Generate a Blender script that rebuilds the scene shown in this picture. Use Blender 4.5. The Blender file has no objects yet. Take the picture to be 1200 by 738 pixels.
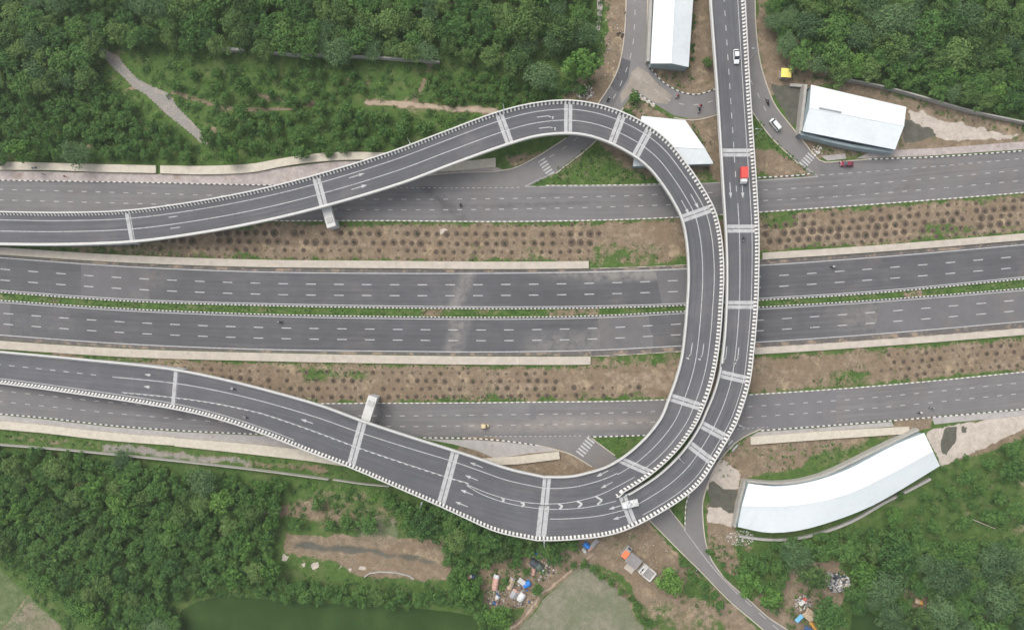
import bpy, bmesh, math, random
import numpy as np
from mathutils import Vector
random.seed(7); np.random.seed(7)
SC = bpy.context.scene
COL = SC.collection
# ------------------------------------------------------------ camera, sky, sun, exposure
S = 0.276            # metres per photo pixel on the ground
H = 223.0            # height of the drone above the ground
cam_d = bpy.data.cameras.new('camera'); cam = bpy.data.objects.new('camera', cam_d); COL.objects.link(cam)
cam.location = (0, 0, H); cam.rotation_euler = (0, 0, 0)
cam_d.sensor_width = 36; cam_d.angle = 2*math.atan(600*S/H); cam_d.clip_start = 1; cam_d.clip_end = 9000
SC.camera = cam
SUN_EL, SUN_AZ = 55, 320
wd = bpy.data.worlds.new('World'); SC.world = wd; wd.use_nodes = True
wn = wd.node_tree; bg = wn.nodes['Background']
sky = wn.nodes.new('ShaderNodeTexSky'); sky.sky_type = 'NISHITA'; sky.sun_disc = False
sky.sun_elevation = math.radians(SUN_EL); sky.sun_rotation = math.radians(SUN_AZ)
sky.air_density = 1.0; sky.dust_density = 4.0; sky.ozone_density = 1.0
hs = wn.nodes.new('ShaderNodeHueSaturation'); hs.inputs['Saturation'].default_value = 0.35
wn.links.new(sky.outputs[0], hs.inputs['Color']); wn.links.new(hs.outputs[0], bg.inputs['Color'])
bg.inputs['Strength'].default_value = 0.15
sun_d = bpy.data.lights.new('sun', 'SUN'); sun = bpy.data.objects.new('sun', sun_d); COL.objects.link(sun)
sun_d.energy = 1.1; sun_d.angle = math.radians(42); sun_d.color = (1.0, 0.96, 0.90)
az = math.radians(SUN_AZ); el = math.radians(SUN_EL)
sd = Vector((math.sin(az)*math.cos(el), math.cos(az)*math.cos(el), math.sin(el)))
sun.rotation_euler = sd.to_track_quat('Z', 'Y').to_euler(); sun.location = (0, 0, 150)
SC.view_settings.view_transform = 'Standard'; SC.view_settings.look = 'None'
SC.view_settings.exposure = 0.58; SC.view_settings.gamma = 1.0; SC.view_settings.use_curve_mapping = False
SC.cycles.max_bounces = 6; SC.cycles.diffuse_bounces = 3; SC.cycles.use_denoising = True

# ------------------------------------------------------------ helpers
def W(px, py, z=0.0):
    k = S*(H-z)/H
    return ((px-600)*k, (369-py)*k, z)
def smooth(pts, step=1.5):
    """Catmull-Rom through rows of any width; returns rows about step metres apart (first three columns are xyz)."""
    P = np.array(pts, float); out = []
    n = len(P)
    for i in range(n-1):
        p0 = P[i-1] if i > 0 else 2*P[0]-P[1]; p1, p2 = P[i], P[i+1]
        p3 = P[i+2] if i+2 < n else 2*P[-1]-P[-2]
        d = np.linalg.norm((p2-p1)[:2]); m = max(1, int(d/step))
        # centripetal-ish tangents
        d0 = max(np.linalg.norm((p1-p0)[:2]), 1e-3); d2 = max(np.linalg.norm((p3-p2)[:2]), 1e-3)
        m1 = ((p1-p0)/d0*d + (p2-p1)) * 0.5 if True else 0
        m2 = ((p3-p2)/d2*d + (p2-p1)) * 0.5
        for j in range(m):
            t = j/m; t2 = t*t; t3 = t2*t
            out.append((2*t3-3*t2+1)*p1 + (t3-2*t2+t)*m1 + (-2*t3+3*t2)*p2 + (t3-t2)*m2)
    out.append(P[-1]); return np.array(out)
def link(name, me, parent=None, loc=None, rz=0):
    o = bpy.data.objects.new(name, me); COL.objects.link(o)
    if parent: o.parent = parent
    if loc is not None: o.location = loc
    if rz: o.rotation_euler = (0, 0, rz)
    return o
def mesh(name, V, F, mats, idx=None, uv=None, smooth_=False):
    me = bpy.data.meshes.new(name)
    me.from_pydata([tuple(map(float, v)) for v in V], [], [tuple(map(int, f)) for f in F])
    for m in (mats if isinstance(mats, (list, tuple)) else [mats]): me.materials.append(m)
    if idx is not None: me.polygons.foreach_set('material_index', np.array(idx, dtype=np.int32))
    if uv is not None:
        ul = me.uv_layers.new(name='UVMap')
        li = np.zeros(len(me.loops), dtype=np.int32); me.loops.foreach_get('vertex_index', li)
        ul.data.foreach_set('uv', np.array(uv, dtype=np.float32)[li].ravel())
    if smooth_: me.polygons.foreach_set('use_smooth', [True]*len(me.polygons))
    me.validate(); me.update(); return me
def quads_mesh(name, co, mats, idx=None):
    """co: (n,4,3) quads, fast."""
    n = len(co); me = bpy.data.meshes.new(name)
    me.vertices.add(n*4); me.vertices.foreach_set('co', np.asarray(co, dtype=np.float32).ravel())
    me.loops.add(n*4); me.loops.foreach_set('vertex_index', np.arange(n*4, dtype=np.int32))
    me.polygons.add(n); me.polygons.foreach_set('loop_start', np.arange(0, n*4, 4, dtype=np.int32))
    me.polygons.foreach_set('loop_total', np.full(n, 4, dtype=np.int32))
    for m in (mats if isinstance(mats, (list, tuple)) else [mats]): me.materials.append(m)
    if idx is not None: me.polygons.foreach_set('material_index', np.asarray(idx, dtype=np.int32))
    me.update(calc_edges=True); return me
def structure(name, me, parent=None):
    o = link(name, me, parent); o['kind'] = 'structure'; return o
def stuff(name, me, label, cat):
    o = link(name, me); o['kind'] = 'stuff'; o['label'] = label; o['category'] = cat; return o
def tag(o, label, cat, group=None):
    o['label'] = label; o['category'] = cat
    if group: o['group'] = group
    return o
def thing(name, label, cat, loc=(0, 0, 0), rz=0, group=None):
    o = bpy.data.objects.new(name, None); COL.objects.link(o); o.location = loc; o.rotation_euler = (0, 0, rz)
    o.empty_display_size = .3
    return tag(o, label, cat, group)
def copy_tree(o, parent=None):
    c = o.copy(); COL.objects.link(c); c.parent = parent
    for ch in list(o.children): copy_tree(ch, c)
    return c
class MB:
    """collects shapes into one mesh"""
    def __init__(s): s.V = []; s.F = []; s.I = []
    def add(s, V, F, i=0):
        b = len(s.V); s.V += [tuple(v) for v in V]; s.F += [tuple(b+k for k in f) for f in F]; s.I += [i]*len(F); return s
    def box(s, c, d, rz=0, i=0, taper=(1, 1), ry=0):
        cx, cy, cz = c; dx, dy, dz = d[0]/2, d[1]/2, d[2]/2; V = []
        for z, tx, ty in ((-dz, 1, 1), (dz, taper[0], taper[1])):
            for x, y in ((-dx, -dy), (dx, -dy), (dx, dy), (-dx, dy)):
                X, Y, Z = x*tx, y*ty, z
                if ry: X, Z = X*math.cos(ry)+Z*math.sin(ry), -X*math.sin(ry)+Z*math.cos(ry)
                V.append((cx+X*math.cos(rz)-Y*math.sin(rz), cy+X*math.sin(rz)+Y*math.cos(rz), cz+Z))
        return s.add(V, [(3, 2, 1, 0), (4, 5, 6, 7), (0, 1, 5, 4), (1, 2, 6, 5), (2, 3, 7, 6), (3, 0, 4, 7)], i)
    def tube(s, pts, r, n=8, i=0, r2=None):
        pts = [Vector(p) for p in pts]; rings = []; m = len(pts)
        for k, p in enumerate(pts):
            d = (pts[min(k+1, m-1)]-pts[max(k-1, 0)]).normalized()
            a = d.cross(Vector((0, 0, 1)));
            if a.length < .05: a = d.cross(Vector((1, 0, 0)))
            a.normalize(); b = d.cross(a)
            rr = r if r2 is None else r+(r2-r)*k/max(1, m-1)
            rings.append([p+a*rr*math.cos(2*math.pi*j/n)+b*rr*math.sin(2*math.pi*j/n) for j in range(n)])
        V = [v for q in rings for v in q]; F = []
        for k in range(m-1):
            for j in range(n): F.append((k*n+j, k*n+(j+1) % n, (k+1)*n+(j+1) % n, (k+1)*n+j))
        F.append(tuple(range(n))[::-1]); F.append(tuple((m-1)*n+j for j in range(n)))
        return s.add(V, F, i)
    def prism(s, poly, z0, z1, i=0, itop=None):
        n = len(poly); a = sum(poly[k][0]*poly[(k+1) % n][1]-poly[(k+1) % n][0]*poly[k][1] for k in range(n))
        if a < 0: poly = poly[::-1]
        V = [(x, y, z0) for x, y in poly]+[(x, y, z1) for x, y in poly]
        s.add(V, [tuple(range(n))[::-1]]+[(k, (k+1) % n, (k+1) % n+n, k+n) for k in range(n)], i)
        s.add(V[n:], [tuple(range(n))], i if itop is None else itop); return s
    def mesh(s, name, mats, sm=False, bevel=0):
        me = mesh(name, s.V, s.F, mats, s.I, smooth_=sm)
        if bevel:
            bm = bmesh.new(); bm.from_mesh(me)
            bmesh.ops.bevel(bm, geom=list(bm.edges), offset=bevel, segments=1, affect='EDGES', clamp_overlap=True)
            bm.to_mesh(me); bm.free()
        return me
    def build(s, name, mats, parent=None, sm=False, bevel=0, loc=None):
        return link(name, s.mesh(name, mats, sm, bevel), parent, loc)

# ------------------------------------------------------------ materials
def nt(name):
    m = bpy.data.materials.new(name); m.use_nodes = True; t = m.node_tree; return m, t, t.nodes['Principled BSDF']
def setspec(b, v):
    if 'Specular IOR Level' in b.inputs: b.inputs['Specular IOR Level'].default_value = v
def noise(t, scale, detail=4, rough=.6, vec=None, dist=0):
    n = t.nodes.new('ShaderNodeTexNoise'); n.inputs['Scale'].default_value = scale; n.inputs['Detail'].default_value = detail
    n.inputs['Roughness'].default_value = rough; n.inputs['Distortion'].default_value = dist
    if vec is not None: t.links.new(vec, n.inputs['Vector'])
    return n.outputs['Fac']
def ramp(t, fac, stops):
    r = t.nodes.new('ShaderNodeValToRGB'); e = r.color_ramp.elements
    while len(e) < len(stops): e.new(.5)
    for k, (p, c) in enumerate(stops): e[k].position = p; e[k].color = (*c, 1)
    t.links.new(fac, r.inputs['Fac']); return r.outputs['Color']
def maprange(t, v, a, b, c=0, d=1):
    n = t.nodes.new('ShaderNodeMapRange'); n.interpolation_type = 'SMOOTHSTEP'
    for k, x in zip(('From Min', 'From Max', 'To Min', 'To Max'), (a, b, c, d)): n.inputs[k].default_value = x
    t.links.new(v, n.inputs['Value']); return n.outputs['Result']
def mth(t, op, a, b=None):
    n = t.nodes.new('ShaderNodeMath'); n.operation = op
    for k, x in enumerate((a, b)):
        if x is None: continue
        if isinstance(x, (int, float)): n.inputs[k].default_value = x
        else: t.links.new(x, n.inputs[k])
    return n.outputs[0]
def mix(t, f, a, b, mode='MIX'):
    n = t.nodes.new('ShaderNodeMix'); n.data_type = 'RGBA'; n.blend_type = mode
    for s, x in ((n.inputs[0], f), (n.inputs[6], a), (n.inputs[7], b)):
        if isinstance(x, (int, float)): s.default_value = x
        elif isinstance(x, tuple): s.default_value = (*x, 1)
        else: t.links.new(x, s)
    return n.outputs[2]
def position(t): return t.nodes.new('ShaderNodeNewGeometry').outputs['Position']
def objco(t): return t.nodes.new('ShaderNodeTexCoord').outputs['Object']
def bumped(t, b, h, s=.3, d=.05):
    n = t.nodes.new('ShaderNodeBump'); n.inputs['Strength'].default_value = s; n.inputs['Distance'].default_value = d
    t.links.new(h, n.inputs['Height']); t.links.new(n.outputs[0], b.inputs['Normal'])
def pm(name, c, var=.12, scale=.5, rough=.85, spots=None, spotscale=.3, spot_at=.6, spec=.3, fine=6, coords='pos', metal=0):
    m, t, b = nt(name); v = position(t) if coords == 'pos' else objco(t)
    n1 = noise(t, scale, 5, .65, v); n2 = noise(t, fine, 3, .6, v)
    f = mth(t, 'ADD', mth(t, 'MULTIPLY', n1, .65), mth(t, 'MULTIPLY', n2, .35))
    lo = tuple(x*(1-var*1.6) for x in c); hi = tuple(min(1, x*(1+var*1.6)) for x in c)
    col = ramp(t, f, [(.3, lo), (.7, hi)])
    if spots:
        n3 = noise(t, spotscale, 6, .7, v)
        col = mix(t, maprange(t, n3, spot_at, spot_at+.12), col, spots)
    t.links.new(col, b.inputs['Base Color']); b.inputs['Roughness'].default_value = rough; setspec(b, spec)
    b.inputs['Metallic'].default_value = metal
    bumped(t, b, n2, .25, .03); return m
def stain(t, v, x, y, ang, L, w):
    mp = t.nodes.new('ShaderNodeMapping'); mp.vector_type = 'TEXTURE'; mp.inputs['Location'].default_value = ((x-600)*S, (369-y)*S, 0); mp.inputs['Rotation'].default_value = (0, 0, math.radians(ang)); mp.inputs['Scale'].default_value = (L/2, w/2, 1)
    t.links.new(v, mp.inputs[0]); sp = t.nodes.new('ShaderNodeSeparateXYZ'); t.links.new(mp.outputs[0], sp.inputs[0])
    fx = maprange(t, mth(t, 'ABSOLUTE', sp.outputs[0]), 1, .5); fy = maprange(t, mth(t, 'ABSOLUTE', sp.outputs[1]), 1, .1)
    return mth(t, 'MULTIPLY', fx, fy)
def asphalt(name, c, dust=(.2, .17, .15), dusty=.6, streak=True, stains=()):
    m, t, b = nt(name); v = position(t)
    big = noise(t, .03, 4, .6, v, .6); mid = noise(t, .25, 5, .65, v); fine = noise(t, 3.5, 3, .7, v)
    f = mth(t, 'ADD', mth(t, 'MULTIPLY', big, .5), mth(t, 'ADD', mth(t, 'MULTIPLY', mid, .32), mth(t, 'MULTIPLY', fine, .18)))
    col = ramp(t, f, [(.3, tuple(x*.80 for x in c)), (.5, c), (.72, tuple(x*1.28 for x in c))])
    dn = noise(t, .05, 6, .7, v, 1.0)
    col = mix(t, mth(t, 'MULTIPLY', maprange(t, dn, .5, .75), dusty), col, dust)
    if streak:
        uv = t.nodes.new('ShaderNodeUVMap').outputs[0]
        mp = t.nodes.new('ShaderNodeMapping'); mp.inputs['Scale'].default_value = (.02, 1.1, 1); t.links.new(uv, mp.inputs[0])
        st = noise(t, 1.0, 4, .6, mp.outputs[0])
        mp2 = t.nodes.new('ShaderNodeMapping'); mp2.inputs['Scale'].default_value = (.12, 2.6, 1); t.links.new(uv, mp2.inputs[0])
        st2 = noise(t, 1.0, 3, .6, mp2.outputs[0])
        col = mix(t, 1.0, col, ramp(t, mth(t, 'ADD', mth(t, 'MULTIPLY', st, .6), mth(t, 'MULTIPLY', st2, .4)), [(.32, (.76, .76, .77)), (.68, (1.16, 1.15, 1.13))]), 'MULTIPLY')
    for sx, sy, sa, sl, sw, sc, sf in stains:
        k = mth(t, 'MULTIPLY', stain(t, v, sx, sy, sa, sl, sw), maprange(t, noise(t, .35, 5, .75, v), .3, .62, 0, sf)); col = mix(t, k, col, sc)
    # tar-dark crack and drip spots
    sp = noise(t, .9, 6, .8, v)
    col = mix(t, maprange(t, sp, .68, .76, 0, .5), col, (.035, .035, .04))
    t.links.new(col, b.inputs['Base Color']); b.inputs['Roughness'].default_value = .9; setspec(b, .25)
    bumped(t, b, fine, .3, .02); return m
def leafmat(name, c1, c2, c3=None, trans=.18, rand=.22):
    m, t, b = nt(name); v = position(t)
    oi = t.nodes.new('ShaderNodeObjectInfo').outputs['Random']
    n1 = noise(t, .30, 3, .6, v); n2 = noise(t, 1.0, 3, .65, v)
    f = mth(t, 'ADD', mth(t, 'MULTIPLY', n1, .5), mth(t, 'MULTIPLY', n2, .5))
    f = mth(t, 'ADD', f, mth(t, 'MULTIPLY', mth(t, 'SUBTRACT', oi, .5), rand))
    stops = [(.34, c1), (.50, c2)] + ([(.68, c3)] if c3 else [])
    col = ramp(t, f, stops); t.links.new(col, b.inputs['Base Color'])
    b.inputs['Roughness'].default_value = .75; setspec(b, .25)
    tr = t.nodes.new('ShaderNodeBsdfTranslucent'); t.links.new(col, tr.inputs['Color'])
    mx = t.nodes.new('ShaderNodeMixShader'); mx.inputs[0].default_value = trans
    t.links.new(b.outputs[0], mx.inputs[1]); t.links.new(tr.outputs[0], mx.inputs[2])
    t.links.new(mx.outputs[0], t.nodes['Material Output'].inputs['Surface']); return m
def plain(name, c, rough=.6, metal=0, spec=.4, coords='obj', var=.06):
    return pm(name, c, var, 1.2, rough, spec=spec, coords=coords, fine=9, metal=metal)

M = {}
M['asphalt_main'] = asphalt('asphalt_main', (.099, .100, .106), dusty=.35, stains=[(545, 330, 68, 34, 7, (.24, .225, .205), .8), (535, 395, 74, 24, 9, (.24, .225, .205), .7), (556, 300, 60, 14, 9, (.24, .225, .205), .5), (755, 318, 2, 46, 9, (.24, .225, .205), .7), (690, 400, 3, 50, 12, (.24, .225, .205), .5), (150, 330, 5, 40, 14, (.24, .225, .205), .25), (300, 350, 3, 90, 3, (.09, .088, .09), .5), (1100, 365, 5, 80, 16, (.24, .225, .205), .6), (50, 380, 5, 30, 14, (.24, .225, .205), .2), (720, 322, 0, 60, 6, (.24, .225, .205), .5), (1010, 300, 5, 60, 3, (.09, .088, .09), .5)])
M['asphalt_service'] = asphalt('asphalt_service', (.165, .160, .161), dusty=.55, stains=[(505, 225, -48, 22, 6, (.09, .088, .09), .8), (530, 245, -40, 14, 6, (.09, .088, .09), .7), (450, 490, 60, 14, 7, (.09, .088, .09), .6), (270, 478, 8, 60, 5, (.09, .088, .09), .6), (620, 240, 2, 60, 3, (.09, .088, .09), .5), (820, 236, 0, 60, 6, (.09, .088, .09), .5), (1000, 225, 5, 70, 3, (.09, .088, .09), .5), (720, 495, 0, 70, 6, (.27, .24, .21), .7), (600, 500, 0, 50, 5, (.27, .24, .21), .6), (330, 232, 3, 60, 8, (.26, .235, .21), .6)])
M['asphalt_slip'] = asphalt('asphalt_slip', (.180, .172, .168), dusty=.7, streak=False)
M['asphalt_deck'] = asphalt('asphalt_deck', (.104, .106, .115), dusty=.3)
M['asphalt_new'] = asphalt('asphalt_new', (.088, .087, .092), dusty=.1, streak=False)
M['asphalt_old'] = asphalt('asphalt_old', (.130, .127, .129), dusty=.4, streak=False)
M['asphalt_service_dark'] = asphalt('asphalt_service_dark', (.142, .139, .143), dusty=.3, streak=False)
M['paint'] = pm('road_paint', (.44, .44, .43), .18, 1.0, .7, spots=(.22, .21, .21), spotscale=1.2, spot_at=.56)
M['paint_faded'] = pm('road_paint_faded', (.40, .39, .37), .14, 1.0, .8, spots=(.22, .21, .2), spotscale=1.4, spot_at=.54)
M['kerb_white'] = pm('kerb_white', (.60, .59, .56), .14, .8, .8, spots=(.34, .31, .27), spotscale=.9, spot_at=.60)
M['kerb_black'] = pm('kerb_black', (.095, .092, .088), .25, .8, .8, spots=(.2, .19, .17), spotscale=.9, spot_at=.62)
M['kerb_grey'] = pm('kerb_grey', (.27, .25, .21), .18, .8, .9, spots=(.22, .2, .17), spotscale=.6, spot_at=.55)
M['concrete'] = pm('concrete', (.38, .375, .355), .10, .4, .85, spots=(.34, .32, .29), spotscale=.35, spot_at=.58)
M['barrier'] = pm('barrier_concrete', (.53, .525, .50), .08, .5, .85, spots=(.42, .39, .34), spotscale=.5, spot_at=.60)
M['fascia'] = pm('deck_concrete', (.43, .46, .465), .1, .4, .85, spots=(.3, .3, .29), spotscale=.4, spot_at=.58)
M['joint_concrete'] = pm('joint_concrete', (.40, .40, .40), .12, .7, .85, spots=(.30, .29, .28), spotscale=.8, spot_at=.52)
M['joint_steel'] = plain('joint_steel', (.12, .12, .13), .5, coords='pos')
M['slab'] = pm('slab_concrete', (.43, .385, .325), .12, .5, .9, spots=(.36, .31, .26), spotscale=.3, spot_at=.6)
M['paving'] = pm('pinkish_paving', (.36, .315, .295), .22, .5, .9, spots=(.27, .21, .17), spotscale=.16, spot_at=.56)
M['paving_grey'] = pm('grey_paving', (.34, .32, .305), .14, .5, .9, spots=(.26, .23, .20), spotscale=.2, spot_at=.58)
M['dark_seam'] = plain('dark_seam', (.10, .09, .08), .9, coords='pos')
M['roof_white'] = pm('roof_white', (.80, .84, .85), .03, .25, .45, spots=(.68, .72, .73), spotscale=.12, spot_at=.6, spec=.4)
M['wall_plaster'] = pm('wall_plaster', (.36, .345, .315), .1, .6, .9, spots=(.33, .3, .27), spotscale=.5)
M['sheet_blue'] = pm('sheet_wall', (.27, .33, .345), .1, .5, .6)
M['bark'] = pm('bark', (.12, .095, .07), .25, 2, .95)
M['dark_glass'] = plain('dark_glass', (.03, .04, .05), .15, spec=.6)
M['rubber'] = plain('rubber', (.025, .025, .027), .85)
M['steel'] = plain('galvanised_steel', (.42, .43, .44), .45, metal=.4)
M['leaf_dark'] = leafmat('leaf_dark', (0.035, 0.084, 0.025), (0.074, 0.165, 0.040), (0.130, 0.235, 0.058))
M['leaf_grey'] = leafmat('leaf_grey', (0.052, 0.104, 0.043), (0.097, 0.176, 0.069), (0.143, 0.231, 0.096))
M['leaf_bright'] = leafmat('leaf_bright', (0.042, 0.103, 0.025), (0.097, 0.206, 0.040), (0.164, 0.294, 0.065))
M['leaf_olive'] = leafmat('leaf_olive', (0.050, 0.102, 0.029), (0.109, 0.188, 0.052), (0.172, 0.263, 0.078))
M['leaf_low'] = leafmat('leaf_low', (0.029, 0.071, 0.020), (0.060, 0.137, 0.036), (0.118, 0.221, 0.060), rand=0)
M['twig'] = pm('twig', (.125, .105, .088), .25, 1.2, .95)
M['soil'] = pm('dark_soil', (.125, .092, .066), .2, .8, .95)
# ------------------------------------------------------------ road courses, in photo pixels, as y at x
def T(*a): return np.array(a, float)
def yat(tab, x):
    """smooth interpolation of a y(x) table, straight beyond its ends"""
    X, Y = tab[:, 0], tab[:, 1]
    m = np.gradient(Y, X); x = np.asarray(x, float)
    i = np.clip(np.searchsorted(X, x)-1, 0, len(X)-2)
    h = X[i+1]-X[i]; t = (x-X[i])/h; tc = np.clip(t, 0, 1)
    t2, t3 = tc*tc, tc**3
    y = (2*t3-3*t2+1)*Y[i]+(t3-2*t2+tc)*h*m[i]+(-2*t3+3*t2)*Y[i+1]+(t3-t2)*h*m[i+1]
    y = np.where(t < 0, Y[0]+m[0]*(x-X[0]), y); y = np.where(t > 1, Y[-1]+m[-1]*(x-X[-1]), y)
    return y
NS_T = T((-300, 205), (0, 212), (160, 214.5), (300, 217.5), (480, 218.5), (615, 218.3), (766, 216.7), (888, 210.5), (960, 206), (1080, 197), (1200, 186), (1500, 155))
NS_B = T((-300, 243), (0, 251), (160, 256), (300, 258), (450, 258), (600, 259), (793, 254), (890, 248), (1000, 240.5), (1200, 225), (1500, 196))
NS_1 = T((-300, 214), (0, 222), (160, 226.3), (250, 229), (385, 233), (600, 232.6), (760, 228.6), (890, 223), (1000, 216.5), (1200, 199), (1500, 168))
M1_T = T((-300, 274), (0, 299), (150, 308.5), (300, 313.5), (450, 315), (600, 316), (700, 315), (805, 311), (900, 304.5), (1000, 298), (1200, 282), (1500, 252))
M1_L = T((-300, 277), (0, 302), (150, 312.5), (300, 318.5), (450, 320.3), (600, 320), (700, 318.5), (805, 315), (900, 310.4), (1000, 303.5), (1200, 286.7), (1500, 257))
M1_B = T((-300, 316), (0, 341.6), (150, 352), (300, 357), (450, 359.8), (600, 361), (700, 360), (800, 357), (900, 350.5), (1000, 344.5), (1200, 326), (1500, 295))
M2_T = T((-300, 327), (0, 352.5), (150, 362.5), (300, 368.6), (450, 371.5), (600, 372.3), (700, 370.5), (800, 365.5), (900, 360), (1000, 354), (1200, 338.5), (1500, 309))
M2_L = T((-300, 367), (0, 392.4), (150, 403), (300, 409), (450, 411.3), (600, 412), (700, 410), (800, 405), (900, 400), (1000, 393.3), (1200, 376.5), (1500, 347))
M2_B = T((-300, 373), (0, 398.5), (150, 408), (300, 412.5), (450, 415.4), (600, 417), (700, 416.5), (800, 411), (900, 406), (1000, 399.5), (1200, 384), (1500, 355))
SS_T = T((-300, 400), (0, 444), (200, 466), (300, 472.5), (445, 473), (600, 472), (785, 468.6), (890, 462.3), (1000, 455), (1200, 436.4), (1500, 405))
SS_B = T((-300, 450), (0, 484), (51, 488.5), (125, 497), (203, 503), (300, 507.6), (400, 510.5), (496, 512), (560, 511.5), (690, 511), (752, 509.5), (850, 507), (900, 503.5), (1062, 490), (1200, 478), (1500, 447))
SS_1 = T((-300, 426), (0, 457.7), (160, 474), (300, 484), (445, 487), (600, 485.5), (700, 484), (800, 480.5), (900, 474.7), (1000, 467.5), (1200, 448), (1500, 417))
XS = np.arange(-330, 1531, 6.0)
def course(tab, z, x0=-330, x1=1530, step=6.0, dy=0):
    xs = np.arange(x0, x1+.1, step); ys = yat(tab, xs)+dy
    return np.array([W(x, y, z) for x, y in zip(xs, ys)])
def sheet(name, A, B, mat, z=None):
    """strip between two equally sampled courses, with metre uv"""
    n = len(A); V = []; uv = []; t = 0
    for k in range(n):
        if k: t += np.linalg.norm(((A[k]+B[k])-(A[k-1]+B[k-1]))[:2])/2
        w = np.linalg.norm((A[k]-B[k])[:2])
        m = 4
        for j in range(m+1):
            V.append(A[k]+(B[k]-A[k])*j/m); uv.append((t, w*j/m))
    m = 5
    F = [(k*m+j+1, k*m+j, (k+1)*m+j, (k+1)*m+j+1) for k in range(n-1) for j in range(m-1)]
    me = mesh(name, V, F, mat, uv=uv)
    if sum(p.normal.z for p in me.polygons) < 0: me.flip_normals()
    return me
def poly_sheet(name, pts_px, z, mat, smooth_=False):
    P = [W(x, y, z) for x, y in pts_px]
    if smooth_: P = list(map(tuple, smooth([(*p,) for p in P+[P[0]]], 1.0)[:-1]))
    me = mesh(name, P, [tuple(range(len(P)))], mat, uv=[(p[0], p[1]) for p in P])
    if me.polygons[0].normal.z < 0: me.flip_normals()
    return me
def resample(P, step):
    P = np.array(P, float); d = np.r_[0, np.cumsum(np.linalg.norm(np.diff(P[:, :2], axis=0), axis=1))]
    n = max(2, int(round(d[-1]/step))+1); t = np.linspace(0, d[-1], n)
    return np.stack([np.interp(t, d, P[:, k]) for k in range(P.shape[1])], 1), t
def strip_quads(P, width, dash=None, gap=0, phase=0, off=0, step=1.2):
    """painted line along P: list of quads"""
    P = np.array(P, float); d = np.r_[0, np.cumsum(np.linalg.norm(np.diff(P[:, :2], axis=0), axis=1))]; L = d[-1]
    def at(t):
        p = np.array([np.interp(t, d, P[:, k]) for k in range(3)]); q0 = np.array([np.interp(max(0, t-.6), d, P[:, k]) for k in range(3)])
        q1 = np.array([np.interp(min(L, t+.6), d, P[:, k]) for k in range(3)]); v = q1-q0; v[2] = 0; v /= (np.linalg.norm(v)+1e-9)
        n = np.array([-v[1], v[0], 0]); return p+n*off, n
    Q = []
    segs = []
    if dash:
        t = (phase % (dash+gap))-(dash+gap)
        while t < L:
            a, b = max(0, t), min(L, t+dash)
            if b-a > .3: segs.append((a, b))
            t += dash+gap
    else: segs = [(0, L)]
    for a, b in segs:
        m = max(1, int((b-a)/step)); ts = np.linspace(a, b, m+1); pr = None
        for t in ts:
            p, n = at(t); c = (p+n*width/2, p-n*width/2)
            if pr is not None: Q.append((pr[0], pr[1], c[1], c[0]))
            pr = c
    return Q
def marks(name, Q, mat='paint', parent=None, kind=True):
    me = quads_mesh(name, np.array(Q), M[mat])
    if np.mean([p.normal.z for p in list(me.polygons)[:50]]) < 0: me.flip_normals()
    o = link(name, me, parent)
    if kind and not parent: o['kind'] = 'structure'
    return o
def kerb(name, P, mats=('kerb_white', 'kerb_black'), width=.35, h=.22, pitch=1.0, side=1, parent=None, closed=False):
    """zebra painted kerb: one solid strip whose blocks alternate"""
    R, t = resample(P, pitch); n = len(R); V = []; F = []; I = []
    for k in range(n):
        v = R[min(k+1, n-1)]-R[max(k-1, 0)]; v[2] = 0; v = v/(np.linalg.norm(v)+1e-9); nn = np.array([-v[1], v[0], 0])*side
        p = R[k]; a, b = p, p+nn*width
        V += [a+(0, 0, -.02), a+nn*.04+(0, 0, h), b-nn*.03+(0, 0, h), b+(0, 0, -.02)]
    for k in range(n-1):
        for j in range(3):
            f = (k*4+j, (k+1)*4+j, (k+1)*4+j+1, k*4+j+1); F.append(f if side < 0 else f[::-1]); I.append(k % 2)
    F += [(0, 1, 2, 3), (n*4-1, n*4-2, n*4-3, n*4-4)]; I += [0, 0]
    me = mesh(name, V, F, [M[mats[0]], M[mats[1]]], I)
    o = link(name, me, parent)
    if not parent: o['kind'] = 'structure'
    return o
def coursepx(pts, z=0, sm=True):
    P = [W(x, y, z) for x, y in pts]
    return smooth(P, 1.0) if sm else np.array(P)

# ------------------------------------------------------------ the ground: one sheet out to the horizon
def axis(lo, hi, step, far):
    a = list(np.arange(lo, hi, step)); s = step
    while a[-1] < far: s *= 1.35; a.append(a[-1]+s)
    s = step
    while a[0] > -far: s *= 1.35; a.insert(0, a[0]-s)
    return np.array(a)
gx = axis(-182, 182.5, .75, 4000); gy = axis(-118, 118.5, .75, 4000)
GX, GY = np.meshgrid(gx, gy); PX = GX/S+600; PY = 369-GY/S
def vnoise(x, y, cell, seed):
    r = np.random.RandomState(seed); g = r.uniform(-1, 1, (256, 256)); u, v = x/cell, y/cell; i, j = np.floor(u).astype(int), np.floor(v).astype(int)
    fu, fv = u-i, v-j; fu = fu*fu*(3-2*fu); fv = fv*fv*(3-2*fv)
    def q(a, b): return g[a % 256, b % 256]
    return (q(i, j)*(1-fu)+q(i+1, j)*fu)*(1-fv)+(q(i, j+1)*(1-fu)+q(i+1, j+1)*fu)*fv
WX = vnoise(PX, PY, 19, 1)*2.6+vnoise(PX, PY, 8, 2)*1.7+vnoise(PX, PY, 3.6, 3)*.9; WY = vnoise(PX, PY, 19, 4)*2.6+vnoise(PX, PY, 8, 5)*1.7+vnoise(PX, PY, 3.6, 6)*.9
PX0, PY0 = PX, PY; PX = PX+WX; PY = PY+WY
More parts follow.
